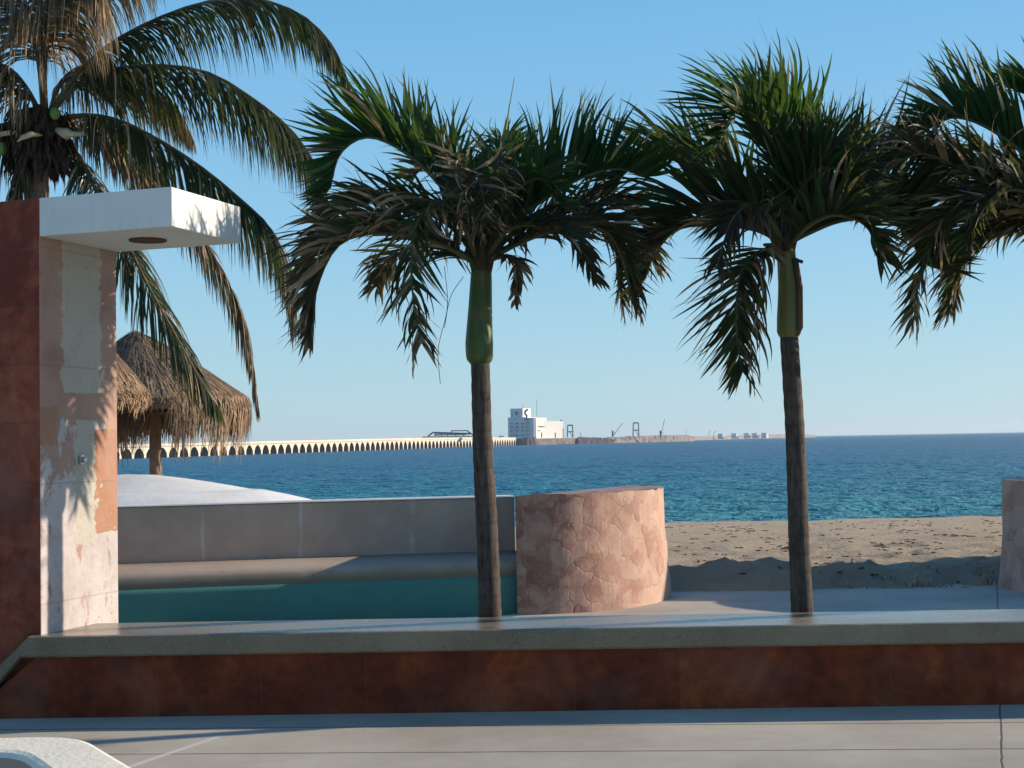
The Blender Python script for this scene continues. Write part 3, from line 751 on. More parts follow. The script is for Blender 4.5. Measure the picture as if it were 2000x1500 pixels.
sp = MB(); sp.tube([at(942,500,PD), at(975,330,PD-.03), at(1005,150,PD-.1)], [.014,.010,.002], 6, .1); sp.build('spear_leaf', M['shoot'], r1, True)

# palm two
b = at(1567, 1203, PD); b2 = Vector((b.x, b.y, 0))
r2 = empty('christmas_palm', b2); tag(r2, 'small palm with yellowish crownshaft and bright green top, its trunk crossing the open beach', 'palm tree', 'palms in a row behind the seat wall')
trunk_mesh(r2, [b2, at(1567,1203,PD), at(1560,1050,PD), at(1553,850,PD), at(1541,655,PD)], [.090,.076,.070,.066,.063,.060], M['palm_trunk'])
shaft(r2, [at(1541,660,PD), at(1541,648,PD), at(1541,620,PD), at(1540,560,PD), at(1536,500,PD), at(1533,455,PD)], [.058,.080,.080,.068,.062,.050], M['shaft_yellow'])
sh = MB(); sh.tube([at(1552,505,PD-.06), at(1562,560,PD-.06), at(1562,640,PD-.07), at(1556,655,PD-.05)], [.022,.020,.022,.012], 8); sh.tube([at(1550,506,PD-.06), at(1568,512,PD-.06)], .012, 6)
sh.tube([at(1528,500,PD-.03), at(1512,480,PD-.1), at(1492,478,PD-.14)], [.028,.022,.01], 8)
sh.build('dry_sheath', M['dry_sheath'], r2, True)
def F2(ctrl, **k): frond('frond', px3(ctrl, PD), r2, LF, **k)
F2([(1535,470,0),(1530,380,0),(1515,290,0),(1470,222,-.15),(1430,225,-.3),(1405,280,-.45)], L0=.52, wid=.033, vdeg=35, fwd=42, tint=(0,.2), tiptint=.15, droop=0, nl=54, seed=21, wind=Vector((-.55,0,.05)), tanp=.03)
F2([(1535,470,0),(1545,390,.1),(1545,300,.2),(1520,230,.3),(1470,190,.45)], L0=.55, wid=.034, vdeg=50, fwd=40, tint=(0,.18), tiptint=.1, droop=-.1, nl=44, seed=22, wind=Vector((-.5,0,.1)), tanp=.02)
F2([(1538,470,0),(1560,400,0),(1580,340,.1),(1620,290,.2),(1660,280,.3)], L0=.46, wid=.033, vdeg=60, fwd=42, tint=(0,.3), tiptint=.15, droop=-.1, nl=38, seed=23, wind=Vector((-.3,0,.15)), tanp=.02)
F2([(1540,475,0),(1580,455,0),(1640,432,0),(1710,428,0),(1765,450,0),(1800,510,0)], L0=.74, wid=.036, vdeg=75, fwd=55, tint=(.15,.6), tiptint=.35, droop=-.12, nl=60, seed=24, wind=Vector((.12,0,.25)), curl=.25, tanp=.06)
F2([(1532,475,0),(1490,440,.1),(1430,410,.2),(1350,410,.3),(1290,460,.35),(1262,540,.35)], L0=.56, wid=.032, vdeg=60, fwd=42, tint=(.1,.5), tiptint=.25, droop=.1, nl=56, seed=25, wind=Vector((-.3,0,0)), tanp=.04)
F2([(1532,480,0),(1500,430,.3),(1420,350,.5),(1320,310,.6),(1230,330,.65),(1180,400,.65)], L0=.50, wid=.032, vdeg=55, fwd=40, tint=(.05,.5), tiptint=.25, droop=.1, nl=52, seed=26, wind=Vector((-.3,0,0)), tanp=.06)
F2([(1530,480,0),(1490,490,-.2),(1455,520,-.35),(1440,580,-.45),(1440,660,-.5),(1450,725,-.5)], L0=.42, wid=.030, vdeg=5, fwd=42, tint=(.3,.6), tiptint=.45, droop=.3, nl=50, seed=27, wind=Vector((-.45,0,-.1)), tanp=.14, curl=.25)
F2([(1532,478,0),(1500,420,-.3),(1470,400,-.5),(1430,430,-.65),(1400,520,-.7)], L0=.34, wid=.026, vdeg=5, fwd=40, tint=(.4,.7), tiptint=.3, droop=.5, nl=40, seed=28, tanp=.04, curl=.3, wind=Vector((-.3,0,0)))
F2([(1540,478,0),(1580,440,-.3),(1630,420,-.5),(1690,440,-.6),(1720,500,-.6)], L0=.40, wid=.03, vdeg=50, fwd=45, tint=(.2,.6), tiptint=.3, droop=.15, nl=40, seed=29, tanp=.03, curl=.3)
F2([(1540,476,0),(1600,400,.3),(1700,330,.5),(1780,300,.6),(1850,340,.6)], L0=.42, wid=.03, vdeg=60, fwd=45, tint=(.4,.75), tiptint=.35, droop=.1, nl=46, seed=32, tanp=.12, curl=.5)

F2([(1532,478,0),(1480,450,.15),(1400,440,.25),(1320,450,.3),(1260,510,.3)], L0=.36, wid=.03, vdeg=35, fwd=40, tint=(.3,.65), tiptint=.3, droop=.3, nl=46, seed=33, tanp=.05, curl=.3)
F2([(1535,470,0),(1560,380,-.1),(1600,330,-.2),(1650,340,-.35),(1690,400,-.45)], L0=.44, wid=.03, vdeg=55, fwd=42, tint=(.15,.5), tiptint=.3, droop=0, nl=44, seed=34, tanp=.04)

# palm three, trunk outside the picture
b = at(2150, 1200, PD); b3 = Vector((b.x, b.y, 0))
r3 = empty('christmas_palm', b3); tag(r3, 'small palm whose crown enters from the right border, trunk outside the picture', 'palm tree', 'palms in a row behind the seat wall')
trunk_mesh(r3, [b3, at(2150,1200,PD), at(2140,1000,PD), at(2130,800,PD), at(2120,655,PD)], [.088,.075,.070,.066,.062,.060], M['palm_trunk'])
shaft(r3, [at(2120,660,PD), at(2120,645,PD), at(2118,600,PD), at(2112,520,PD), at(2105,450,PD)], [.058,.085,.082,.066,.050], M['shaft_green'])
def F3(ctrl, **k): frond('frond', px3(ctrl, PD), r3, LF, **k)
F3([(2105,460,0),(2070,380,0),(2010,310,0),(1930,250,0),(1860,230,.05),(1800,260,.1)], L0=.56, wid=.032, vdeg=65, fwd=38, tint=(0,.2), tiptint=.15, droop=-.08, nl=56, seed=41, wind=Vector((-.35,0,.1)), tanp=.02)
F3([(2105,465,0),(2050,420,-.1),(1970,370,-.2),(1880,330,-.25),(1800,300,-.3),(1740,330,-.3),(1700,400,-.3)], L0=.44, wid=.028, vdeg=40, fwd=40, tint=(.45,.75), tiptint=.5, droop=.4, nl=60, seed=42, wind=Vector((-.2,0,0)), tanp=.4, curl=.7)
F3([(2105,470,0),(2060,430,-.1),(1990,400,-.2),(1910,390,-.3),(1840,430,-.35),(1800,520,-.4),(1785,620,-.4)], L0=.44, wid=.03, vdeg=15, fwd=42, tint=(.2,.6), tiptint=.6, droop=.45, nl=62, seed=43, wind=Vector((-.25,0,0)), tanp=.35, curl=.35)
F3([(2105,475,0),(2050,450,.1),(1980,430,.25),(1910,450,.4),(1870,520,.4),(1855,600,.4)], L0=.34, wid=.028, vdeg=5, fwd=40, tint=(.45,.75), tiptint=.2, droop=.5, nl=46, seed=44, tanp=.05, curl=.3)
F3([(2110,460,0),(2110,360,0),(2090,260,0),(2040,190,.1),(1990,180,.2)], L0=.55, wid=.033, vdeg=50, fwd=40, tint=(0,.2), tiptint=.1, droop=-.05, nl=50, seed=45, wind=Vector((-.3,0,.15)), tanp=.02)
F3([(2110,460,0),(2160,380,0),(2250,330,0),(2350,350,0),(2420,430,0)], L0=.6, wid=.033, vdeg=60, fwd=45, tint=(0,.4), tiptint=.2, droop=0, nl=50, seed=46, tanp=.05)
F3([(2110,465,0),(2180,470,0),(2270,480,.2),(2350,560,.2)], L0=.4, wid=.03, vdeg=30, fwd=42, tint=(.3,.7), tiptint=.3, droop=.4, nl=44, seed=47, tanp=.05)
F3([(2105,465,0),(2040,440,.3),(1960,440,.5),(1890,390,.6),(1830,380,.7)], L0=.42, wid=.03, vdeg=40, fwd=45, tint=(.4,.7), tiptint=.3, droop=.2, nl=46, seed=48, tanp=.1, curl=.4)

F3([(2105,465,.1),(2045,395,.2),(1960,335,.3),(1880,325,.35),(1815,375,.4),(1785,450,.4)], L0=.42, wid=.032, vdeg=40, fwd=40, tint=(.1,.55), tiptint=.3, droop=.15, nl=54, seed=49, wind=Vector((-.3,0,0)), tanp=.06)
F3([(2105,470,.1),(2040,440,.15),(1950,450,.15),(1885,510,.15),(1850,600,.15)], L0=.42, wid=.030, vdeg=15, fwd=42, tint=(.25,.6), tiptint=.4, droop=.35, nl=50, seed=50, wind=Vector((-.3,0,0)), tanp=.12, curl=.3)
F3([(2105,468,-.1),(2050,400,-.3),(1980,370,-.45),(1920,400,-.55),(1895,470,-.6)], L0=.36, wid=.030, vdeg=30, fwd=42, tint=(.2,.6), tiptint=.4, droop=.3, nl=44, seed=51, tanp=.15, curl=.4)

# fibrous leaf bases flaring out of each crownshaft, and loose hanging strands
for rt_, cx_, y0_, y1_ in ((r1, 940, 548, 462), (r2, 1534, 500, 425), (r3, 2108, 520, 440)):
    lb = MB(); rg = random.Random(cx_)
    for k in range(26):
        a = k*2.399; sp_ = rg.uniform(.05, .15); c0 = at(cx_, y0_ + rg.uniform(-6, 14), PD); c1 = at(cx_, y1_ + rg.uniform(-25, 25), PD)
        o_ = Vector((math.cos(a), math.sin(a), 0)); lb.tube([c0 + o_*.030, (c0+c1)/2 + o_*(.035+sp_*.30), c1 + o_*sp_], [.022, .022, rg.uniform(.008, .02)], 6)
    lb.build('leaf_bases', M['leaf_base'], rt_, True)
for rt_, P_s in ((r1, [(868,520),(874,600),(856,680),(860,750)]), (r1, [(905,540),(880,580),(868,640)])):
    fl_ = MB(); fl_.tube(catmull([at(a_, b_, PD-.1) for a_, b_ in P_s], 12), .0022, 4); fl_.build('dry_strand', M['dry_sheath'], rt_, True)

# coconut palm
CD = 17.0
b = Vector((at(70, 400, CD).x, CD, 0))
r4 = empty('coconut_palm', b); tag(r4, 'big coconut palm with hanging brown fronds behind the tiled pillar', 'palm tree')
trunk_mesh(r4, [b, at(70,800,CD), at(72,500,CD), at(72,380,CD), at(72,300,CD), at(80,230,CD)], [.22,.17,.15,.145,.14,.17,.12], M['coco_trunk'])
CL = M['coco_leaf']
rc = m_simple('coconut_rachis', (.15,.13,.06), (.09,.07,.04), .5, 6, .2, .004)
def FC(ctrl, **k):
    k.setdefault('rmat', rc); k.setdefault('r0', .035); k.setdefault('u0', .16); k.setdefault('nl', 95); k.setdefault('wid', .024); k.setdefault('segs', 6)
    frond('frond', px3(ctrl, CD), r4, CL, **k)
def F4p(u): return (.65+.35*math.sin(math.pi*min(1, u*1.1+.1)))*(1-.5*max(0, u-.7)/.3)
FC([(95,225,0),(140,160,0),(200,98,.1),(290,45,.2),(400,5,.3),(500,-2,.4),(590,30,.45),(650,90,.5),(683,165,.5)], L0=.66, vdeg=-15, fwd=48, tint=(.1,.5), tiptint=.2, droop=1.0, curl=.08, seed=61, tanp=.04, lprof=F4p, nl=115)
FC([(95,230,0),(130,185,0),(190,145,-.1),(290,128,-.2),(400,140,-.3),(490,190,-.4),(570,255,-.4),(620,330,-.4),(640,400,-.4)], L0=.80, vdeg=-10, fwd=46, tint=(.05,.5), tiptint=.3, droop=1.0, curl=.10, seed=62, tanp=.06, lprof=F4p, nl=120)
FC([(95,240,0),(150,226,0),(220,232,-.2),(300,268,-.3),(390,325,-.4),(470,390,-.5),(530,450,-.5),(565,540,-.5),(575,620,-.5)], L0=.72, vdeg=-10, fwd=44, tint=(.05,.5), tiptint=.35, droop=.9, curl=.10, seed=63, tanp=.10, lprof=F4p, nl=120)
FC([(100,265,0),(150,300,0),(190,375,-.2),(240,460,-.3),(290,560,-.4),(340,650,-.5),(385,730,-.5),(420,790,-.5)], L0=.62, vdeg=0, fwd=42, tint=(.05,.45), tiptint=.5, droop=.55, curl=.12, seed=64, tanp=.12, lprof=F4p, nl=110)
FC([(100,250,0),(160,250,.4),(240,300,.6),(330,390,.8),(410,490,.9),(465,600,.9),(490,700,.9),(503,790,.9)], L0=.50, vdeg=-5, fwd=36, tint=(.35,.8), tiptint=.3, droop=.8, curl=.12, seed=65, tanp=.2, lprof=F4p, nl=110)
FC([(95,230,0),(120,160,.3),(180,125,.6),(260,150,.8),(330,200,.9),(370,260,1.0)], L0=.60, vdeg=-10, fwd=42, tint=(.55,.8), tiptint=.2, droop=1.0, curl=.35, seed=66, tanp=.2, lprof=F4p, nl=85)
FC([(90,225,0),(88,120,0),(110,20,0),(150,-60,0),(230,-100,.1),(330,-90,.2)], L0=.85, vdeg=-10, fwd=46, tint=(.4,.85), tiptint=.4, droop=1.1, curl=.15, seed=67, tanp=.3, lprof=F4p, nl=100, u0=.2)
FC([(85,225,0),(82,120,-.3),(95,30,-.5),(120,-40,-.9),(150,-60,-1.3),(185,-30,-1.7)], L0=.8, vdeg=-20, fwd=42, tint=(.5,.9), tiptint=.3, droop=1.3, curl=.2, seed=68, tanp=.45, lprof=F4p, nl=95, u0=.25)
FC([(85,225,0),(75,120,-.2),(50,30,-.4),(10,-30,-.5),(-60,-40,-.5),(-140,0,-.5)], L0=.8, vdeg=-20, fwd=42, tint=(.5,.9), tiptint=.3, droop=1.3, curl=.2, seed=69, tanp=.4, lprof=F4p, nl=95, u0=.2)
FC([(82,230,0),(50,170,-.2),(10,130,-.4),(-60,120,-.5),(-140,160,-.5),(-200,240,-.5)], L0=.7, vdeg=-20, fwd=42, tint=(.4,.9), tiptint=.3, droop=1.1, curl=.2, seed=70, tanp=.35, lprof=F4p, nl=90, u0=.1)
FC([(82,245,0),(30,240,0),(-40,260,0),(-120,320,0),(-180,420,0)], L0=.7, vdeg=-10, fwd=42, tint=(.2,.7), tiptint=.3, droop=.9, curl=.15, seed=71, tanp=.1, lprof=F4p, nl=80)
FC([(100,250,0),(170,235,.5),(250,280,.9),(300,330,1.0),(340,390,1.0)], L0=.55, vdeg=-10, fwd=40, tint=(.55,.85), tiptint=.2, droop=.9, curl=.4, seed=72, tanp=.3, lprof=F4p, nl=80)
FC([(85,240,0),(60,290,-.1),(40,340,-.2),(20,420,-.2),(-10,500,-.2)], L0=.4, vdeg=0, fwd=42, tint=(.3,.7), tiptint=.3, droop=.6, curl=.15, seed=73, tanp=.1, lprof=F4p, nl=60, u0=.4)
# fibre and old leaf bases below the crown
fb = MB()
fr_ = random.Random(5)
for k in range(900):
    a = fr_.uniform(0, 2*math.pi); z0 = fr_.uniform(-.12, .52); rr = fr_.uniform(.08, .36)
    c0 = at(78, 290, CD) + Vector((math.cos(a)*rr, math.sin(a)*rr, z0-.05))
    ln = fr_.uniform(.12, .34); wd_ = fr_.uniform(.02, .06)
    out = Vector((math.cos(a), math.sin(a), 0)); sd = Vector((-math.sin(a), math.cos(a), 0))
    p1 = c0 + out*ln*.45 + Vector((0,0,-ln*fr_.uniform(.3,1))) ; fb.add([c0-sd*wd_, c0+sd*wd_, p1+sd*wd_*.6, p1-sd*wd_*.4, p1+Vector((0,0,-ln*.4))], [(0,1,2,3),(3,2,4)])
fb.build('fibre_mat', M['fibre'], r4)
for (cx_, cy_, rr, dd) in ((107,222,.062,-.36),(2,290,.07,-.3)):
    cc = at(cx_, cy_, CD+dd); cb = MB(); vs_ = []; fs_ = []
    for i in range(9):
        th_ = math.pi*i/8
        for k in range(14):
            a = 2*math.pi*k/14; r_ = rr*math.sin(th_)*(1+.06*math.cos(3*a)); vs_.append(cc + Vector((r_*math.cos(a), r_*math.sin(a), rr*1.2*math.cos(th_))))
    for i in range(8):
        for k in range(14): fs_.append((i*14+k, (i+1)*14+k, (i+1)*14+(k+1) % 14, i*14+(k+1) % 14))
    obj('coconut', vs_, fs_, M['husk'], r4, True)
s_ = MB(); s_.tube([at(82,264,CD-.4), at(62,262,CD-.5), at(45,268,CD-.55), at(33,277,CD-.55)], [.012,.035,.03,.004], 8); s_.build('spathe', M['spathe'], r4, True)
s_ = MB(); s_.tube([at(112,255,CD-.3), at(132,262,CD-.38), at(140,262,CD-.4), at(172,262,CD-.42)], [.04,.07,.035,.018], 8); s_.build('leaf_base', M['spathe'], r4, True)
s_ = MB(); s_.tube([at(118,300,CD-.2), at(127,318,CD-.2), at(133,342,CD-.2)], [.04,.035,.02], 8); s_.build('leaf_base', M['fibre'], r4, True)
s_ = MB(); s_.tube([at(0,262,CD-.4), at(30,258,CD-.35), at(70,255,CD-.2)], [.03,.03,.02], 8); s_.build('leaf_base', M['spathe'], r4, True)

# slim post behind the palm
pt = MB(); q = at(156, 500, 22); pt.tube([(q.x, q.y, -.3), (q.x, q.y, 2), (q.x, q.y, at(156,318,22).z)], [.06,.055,.05], 12); pt.tube([at(156,318,22), at(150,311,22), at(140,309,22)], [.05,.03,.03], 8)
tag(pt.build('slim_post', M['post_paint'], None, True), 'slim pale post seen through the fronds right of the coconut trunk', 'post')

# ------------------------------------------------------------ thatched parasols
def palapa(name, top, eave_r, depth, base_z, pole_px, label, lobes, seed, apex_off=(0,0), eave_z=None, inner=True, low=None):
    rg = random.Random(seed)
    ap = at(top[0], top[1], depth)
    pp = at(pole_px, 900, depth)
    rt = empty(name, (pp.x, pp.y, base_z)); tag(rt, label, 'parasol', 'thatched parasols on the beach')
    mb = MB(); mb.tube([(pp.x, pp.y, base_z), (pp.x+.01, pp.y, base_z+1.2), (pp.x, pp.y, ap.z-.25)], [.115,.10,.09], 12); mb.build('pole', M['wood_pole'], rt, True)
    th = MB()
    c = Vector((pp.x, pp.y, 0))
    def eave(a): return eave_z + lobes(a)
    # solid underlayer
    K = 48; vs_ = [ap - Vector((0,0,.12))]; fs_ = []
    for j in range(1, 7):
        f = j/6
        for k in range(K):
            a = 2*math.pi*k/K; ez = eave_z + .25 if low is None else low
            r_ = eave_r*.86*f**.9; z = ap.z*(1-f) + ez*f - .10
            ce = ap.lerp(c, f); vs_.append((ce.x + r_*math.cos(a), ce.y + r_*math.sin(a), z))
    for k in range(K): fs_.append((0, 1+k, 1+(k+1) % K))
    for j in range(5):
        for k in range(K): a = 1+j*K+k; b_ = 1+j*K+(k+1) % K; fs_.append((a, a+K, b_+K, b_))
    th.add(vs_, fs_, .15)
    for k in range(11000):
        a = rg.uniform(0, 2*math.pi); f0 = rg.uniform(0, 1)**.6; f1 = min(1, f0 + rg.uniform(.15, .4))
        lz = lobes(a); ez = (eave_z + .28)
        def P(f, lift=.0):
            ce = ap.lerp(c, f); r_ = eave_r*f**.9
            return Vector((ce.x + r_*math.cos(a), ce.y + r_*math.sin(a), ap.z*(1-f) + ez*f + lift))
        p0 = P(f0, .03+rg.uniform(0,.06)); p1 = P(f1, .04+rg.uniform(-.02,.08)); pts = [p0, (p0+p1)/2+Vector((0,0,.03)), p1]
        if f1 > .93:
            hang = max(.05, (ez - (eave_z + lz)))*rg.uniform(.4, 1.0)*(1+.28*math.sin(a*17)+.22*math.sin(a*41+1))
            o_ = Vector((math.cos(a), math.sin(a), 0))
            pts += [p1 + o_*.06*rg.random() - Vector((0,0,hang*.45)), p1 + o_*rg.uniform(-.12,.05) - Vector((0,0,hang))]
        wd_ = rg.uniform(.004, .014); sd = Vector((-math.sin(a), math.cos(a), 0)); tn = rg.uniform(.15, .8)*(1 if f1 > .9 else .8)
        da = rg.uniform(-.10, .10); vs_ = []; m_ = len(pts)
        for i, p in enumerate(pts):
            p = p + sd*da*i*.4; ww = wd_*(1 if i < m_-1 else .3); vs_ += [p-sd*ww, p+sd*ww]
        th.add(vs_, [(2*i, 2*i+1, 2*i+3, 2*i+2) for i in range(m_-1)], tn)
    th.build('thatch', M['thatch'], rt)
    # under frame hoop and spokes
    hp = MB(); K = 28; ring = [Vector((c.x + eave_r*.9*math.cos(2*math.pi*k/K), c.y + eave_r*.9*math.sin(2*math.pi*k/K), eave_z+.22)) for k in range(K+1)]
    hp.tube(ring, .022, 6)
    for k in range(8):
        a = 2*math.pi*k/8; hp.tube([(c.x, c.y, ap.z-.4), (c.x+eave_r*.9*math.cos(a), c.y+eave_r*.9*math.sin(a), eave_z+.22)], .022, 6)
    hp.build('frame', M['wood_pole'], rt)
    return rt
def lob1(a):     # fringe length by angle: hanging clumps with a gap to each side of the pole
    d = math.degrees(a) % 360; k = -.34
    for c0 in (72, 288):
        dd = abs((d-c0+180) % 360-180)
        if dd < 13: k = .12
        elif dd < 18: k = -.1
    if 240 < d < 270: k = -.55
    if 295 < d < 330: k = -.42
    return k + .07*math.sin(d*.25) + .05*math.sin(d*.71)
palapa('thatched_parasol', (262,652), 1.52, 23.5, -.5, 303, 'thatched parasol on a wooden pole with ragged drooping fringe, right of its neighbour', lob1, 3, eave_z=2.0)
PROTO = bpy.data.objects['thatched_parasol']
for k, (x_, y_) in enumerate(((9.4,17.4),(13.2,20.6))):  # unseen copies, added to cast shade on the beach
    r_ = PROTO.copy(); col.objects.link(r_); r_.location = (x_, y_, -.35); r_.rotation_euler = (0,0,k*1.3)
    r_['label'] = 'unseen thatched parasol added to shade the beach, off to the right, ' + ('nearer the promenade','farther towards the sea')[k]
    for ch in list(PROTO.children):
        c_ = ch.copy(); col.objects.link(c_); c_.parent = r_; c_.matrix_parent_inverse = ch.matrix_parent_inverse.copy()
def lob2(a): return (.10 if math.sin(a) < .2 else -.34) + .05*math.sin(a*5)
palapa('thatched_parasol', (150,622), .95, 19.5, -.3, 150, 'golden thatched parasol half hidden behind the tiled pillar', lob2, 4, eave_z=1.98)

# ------------------------------------------------------------ long arched pier
PA = Vector((-132.3-67, 480-335, 0)); PB = Vector((2.0, 1150, 0))
full = PB - Vector((-132.3, 480, 0)); dirp = full.normalized(); ln = full.length
start = Vector((-132.3, 480, 0)) - dirp*90
tot = ln + 90; NB = 84; bay = tot/NB
prt = empty('long_pier', (start.x, start.y, SEA), math.atan2(dirp.y, dirp.x))
tag(prt, 'long cream concrete pier on a row of arches running out to sea', 'pier')
def deck_z(s): 
    t_ = (s-90)/ln; return 1.6 + 1.15 + 1.45*min(1, max(0, t_/.5))
# one bay: facade with pointed arch opening, 9 m thick
def bay_mesh():
    Hh = 1.0; wth = 9.5; ow = bay*.90; pts = []
    sp_ = 18
    for k in range(sp_+1):
        t_ = -1 + 2*k/sp_; x = bay/2 + t_*ow/2; z = .04 + (.74)*(1-abs(t_)**1.8)**.66
        pts.append((x, max(-.1, z if abs(t_) < 1 else -.1)))
    vs_ = []; fs_ = []; fm = []
    # front and back facade strips between arch and deck underside (top z = .8)
    for side, yy in ((0, 0.0), (1, wth)):
        b0 = len(vs_)
        vs_ += [(0, yy, -.3), (0, yy, .90)]
        for x, z in pts: vs_ += [(x, yy, z if z > 0 else -.3), (x, yy, .90)]
        vs_ += [(bay, yy, -.3), (bay, yy, .90)]
        n_ = len(pts)+2
        for k in range(n_-1):
            f = (b0+2*k, b0+2*k+2, b0+2*k+3, b0+2*k+1)
            fs_.append(f if side == 0 else tuple(reversed(f))); fm.append(0)
    nn = 2*(len(pts)+2)
    for k in range(len(pts)-1):
        a = 2+2*k; fs_.append((a, a+nn, a+2+nn, a+2)); fm.append(1)
    a = 2; 
    # pier sides below the springing (near and far jamb)
    return vs_, fs_, fm
bv, bf, bfm = bay_mesh()
# facade faces the right side of the pier (towards the open water and the sun)
first = None
for k in range(NB):
    s = k*bay; h_ = deck_z(s+bay/2) - .9 - SEA
    if first is None:
        first = obj('arch', bv, bf, [M['pier_cream'], M['pier_stone']], None, False, None, bfm); o = first
    else:
        o = first.copy(); col.objects.link(o)
    o.parent = prt; o.location = (s, 0, 0); o.scale = (1, 1, h_/.9)
dk = MB()
for k in range(40):
    s0 = tot*k/40; s1 = tot*(k+1)/40; z0 = deck_z(s0)-SEA; z1 = deck_z(s1)-SEA
    A = [(s0,-.5,z0-1.0),(s1,-.5,z1-1.0),(s1,10.2,z1-1.0),(s0,10.2,z0-1.0),(s0,-.5,z0),(s1,-.5,z1),(s1,10.2,z1),(s0,10.2,z0)]
    dk.add(A, [(0,3,2,1),(4,5,6,7),(0,1,5,4),(2,3,7,6)])
do = dk.build('deck', M['pier_cream']); do.parent = prt
# low warehouse frame on the pier
def farb(name, label, cat, depth, boxes, rz=0, group=None):
    cen = at(boxes[0][0], boxes[0][3], depth)
    rt = None
    return rt
def fbox(mb, x0, x1, y0, y1, depth, thick=10, rz=0, fm=0):
    a = at(x0, y1, depth); b_ = at(x1, y0, depth); c = (a+b_)/2
    mb.bx((c.x, c.y+thick/2, c.z), abs(b_.x-a.x), thick, abs(b_.z-a.z), rz, 0, fm)
def fline(mb, x0, y0, x1, y1, depth, r_=.4, fm=0): mb.tube([at(x0,y0,depth), at(x1,y1,depth)], r_, 5, 0, fm)
D0 = 960; roofs = []
mb = MB(); fbox(mb, 825, 925, 851, 854.5, D0, 8); roofs.append(mb); mb = MB()
fline(mb, 836,852,846,844.5,D0,.5); fline(mb, 846,844.5,920,847,D0,.5); fline(mb, 880,848,884,840,D0,.3); fline(mb, 913,842,925,850,D0,.5); m2_ = MB(); fbox(m2_, 881, 913, 840, 842.4, D0, 8); roofs.append(m2_)
for x_ in (850,862,874,890,905,915): fline(mb, x_,845,x_,852,D0,.22)
c_ = MB(); fbox(c_, 974, 984, 851, 853, 1120, 6); fbox(c_, 976, 978, 853, 857, 1120, 4); tag(c_.build('pier_cabin', M['far_steel']), 'tiny dark cabin on the pier between the trunk and the terminal', 'cabin')
wf = MB(); fbox(wf, 848, 912, 845.5, 851, D0+1.5, 6)
rt = empty('pier_shed', at(875, 855, D0)); tag(rt, 'low white shed with dark framed roofs on the far half of the pier', 'shed')
mb.build('roof_frame', M['far_steel'], rt)
for m2_ in roofs: m2_.build('roof', M['far_steel'], rt)
wf.build('wall', M['far_white'], rt)

# ------------------------------------------------------------ terminal building
TD = 1250
rt = empty('terminal_building', at(1040, 857, TD)); tag(rt, 'white terminal building with a tower at the far end of the pier', 'building')
def tbox(mb, x0, x1, y0, y1, depth, thick, shear):
    # a block whose front face turns away: x1 side set back by shear metres
    a = at(x0, y1, depth); b_ = at(x1, y1, depth+shear); zt_ = at(x0, y0, depth).z
    d_ = (b_-a); d_.z = 0; n_ = Vector((-d_.y, d_.x, 0)).normalized()*thick
    mb.box((a.x, a.y, -1.5), (d_.x, d_.y, 0), n_, (0,0,zt_+1.5))
mb = MB()
tbox(mb, 992.5, 1005, 815.5, 856, TD, 18, -2); tbox(mb, 1005, 1012, 821, 856, TD-2, 18, -2); tbox(mb, 1012, 1027, 815, 856, TD-4, 20, -4)
tbox(mb, 1012, 1021, 799, 816, TD-2, 12, -2); tbox(mb, 1021, 1036.5, 797.5, 812, TD-4, 12, 14)
tbox(mb, 1035, 1047, 816, 856, TD-6, 16, -4); tbox(mb, 1006, 1013, 801, 809, TD-2, 6, -1)
mb.build('office_block', M['far_white'], rt)
mb = MB(); tbox(mb, 1026.5, 1035.5, 820, 856, TD-9, 8, 7); tbox(mb, 1043.5, 1049.5, 816, 856, TD-11, 10, 7)
st = mb.build('stair_tower', M['far_white'], rt)
mb = MB(); tbox(mb, 1047, 1101, 822.5, 857, TD-8, 30, 26); mb.build('hall', M['far_white'], rt)
for (xx, yy) in [(x_, y_) for x_ in (999, 1010, 1020.5) for y_ in (827, 833.5, 841, 850)]:
    wq = MB(); fbox(wq, xx-1.9, xx+1.9, yy-.9, yy+.9, TD-9.5 if xx > 1015 else TD-6, 2.6); wq.build('window', M['far_dark'], rt)
for yy in (826, 833.5, 841, 848.5):
    wq = MB(); fbox(wq, 1027.3, 1033.8, yy-.5, yy+.5, TD-11.5, 1.5); wq.build('balcony', M['far_dark'], rt)
# dark curved tubes standing in for a shadow shape on the tower head
wq = MB(); wq.tube([at(x_, y_, TD-7) for x_, y_ in ((1031,800),(1027,802),(1025,806),(1026.5,809.5),(1029,812),(1028,817))], 1.0, 6)
fbox(wq, 1024, 1034, 817.5, 819.5, TD-10, 2); wq.build('tower_shadow_shape', M['far_dark'], rt)
wq = MB(); wq.tube([at(1007,804,TD-4), at(1010,807,TD-4), at(1007,810,TD-4)], .8, 6)
wq.build('tower_shadow_shape', M['far_dark'], rt)
for x_, y_, w_ in ((1050,832.3,13.5),(1050,840.6,5)):
    wq = MB(); tbox2 = at(x_, y_, TD-7.5); e_ = at(x_+w_, y_, TD-7.5+26*w_/54)
    wq.box(tbox2, e_-tbox2, (.3,-.5,0), (0,0,-.5)); wq.build('vent', M['far_steel'], rt)
for x_, y0_, y1_ in ((1058,845,855),(1084.5,845,855)):
    wq = MB(); fline(wq, x_, y1_, x_, y0_, TD-16, .5); fbox(wq, x_-.8, x_+.8, 845, 850, TD-16, 1); tag(wq.build('bollard_post', M['far_steel']), 'short dark post in front of the white hall, %s' % ('nearer the tower' if x_ < 1070 else 'nearer the hall end'), 'post')
for a_, b_, c__ in ((1048,824,780),(1000,817,802),(1021,800,791)):
    wq = MB(); fline(wq, a_, b_, a_, c__, TD, .14); wq.build('mast', M['far_steel'], rt)
wq = MB(); fbox(wq, 1094,1099,820.5,823.2,TD+20,4); wq.build('roof_unit', M['far_steel'], rt)

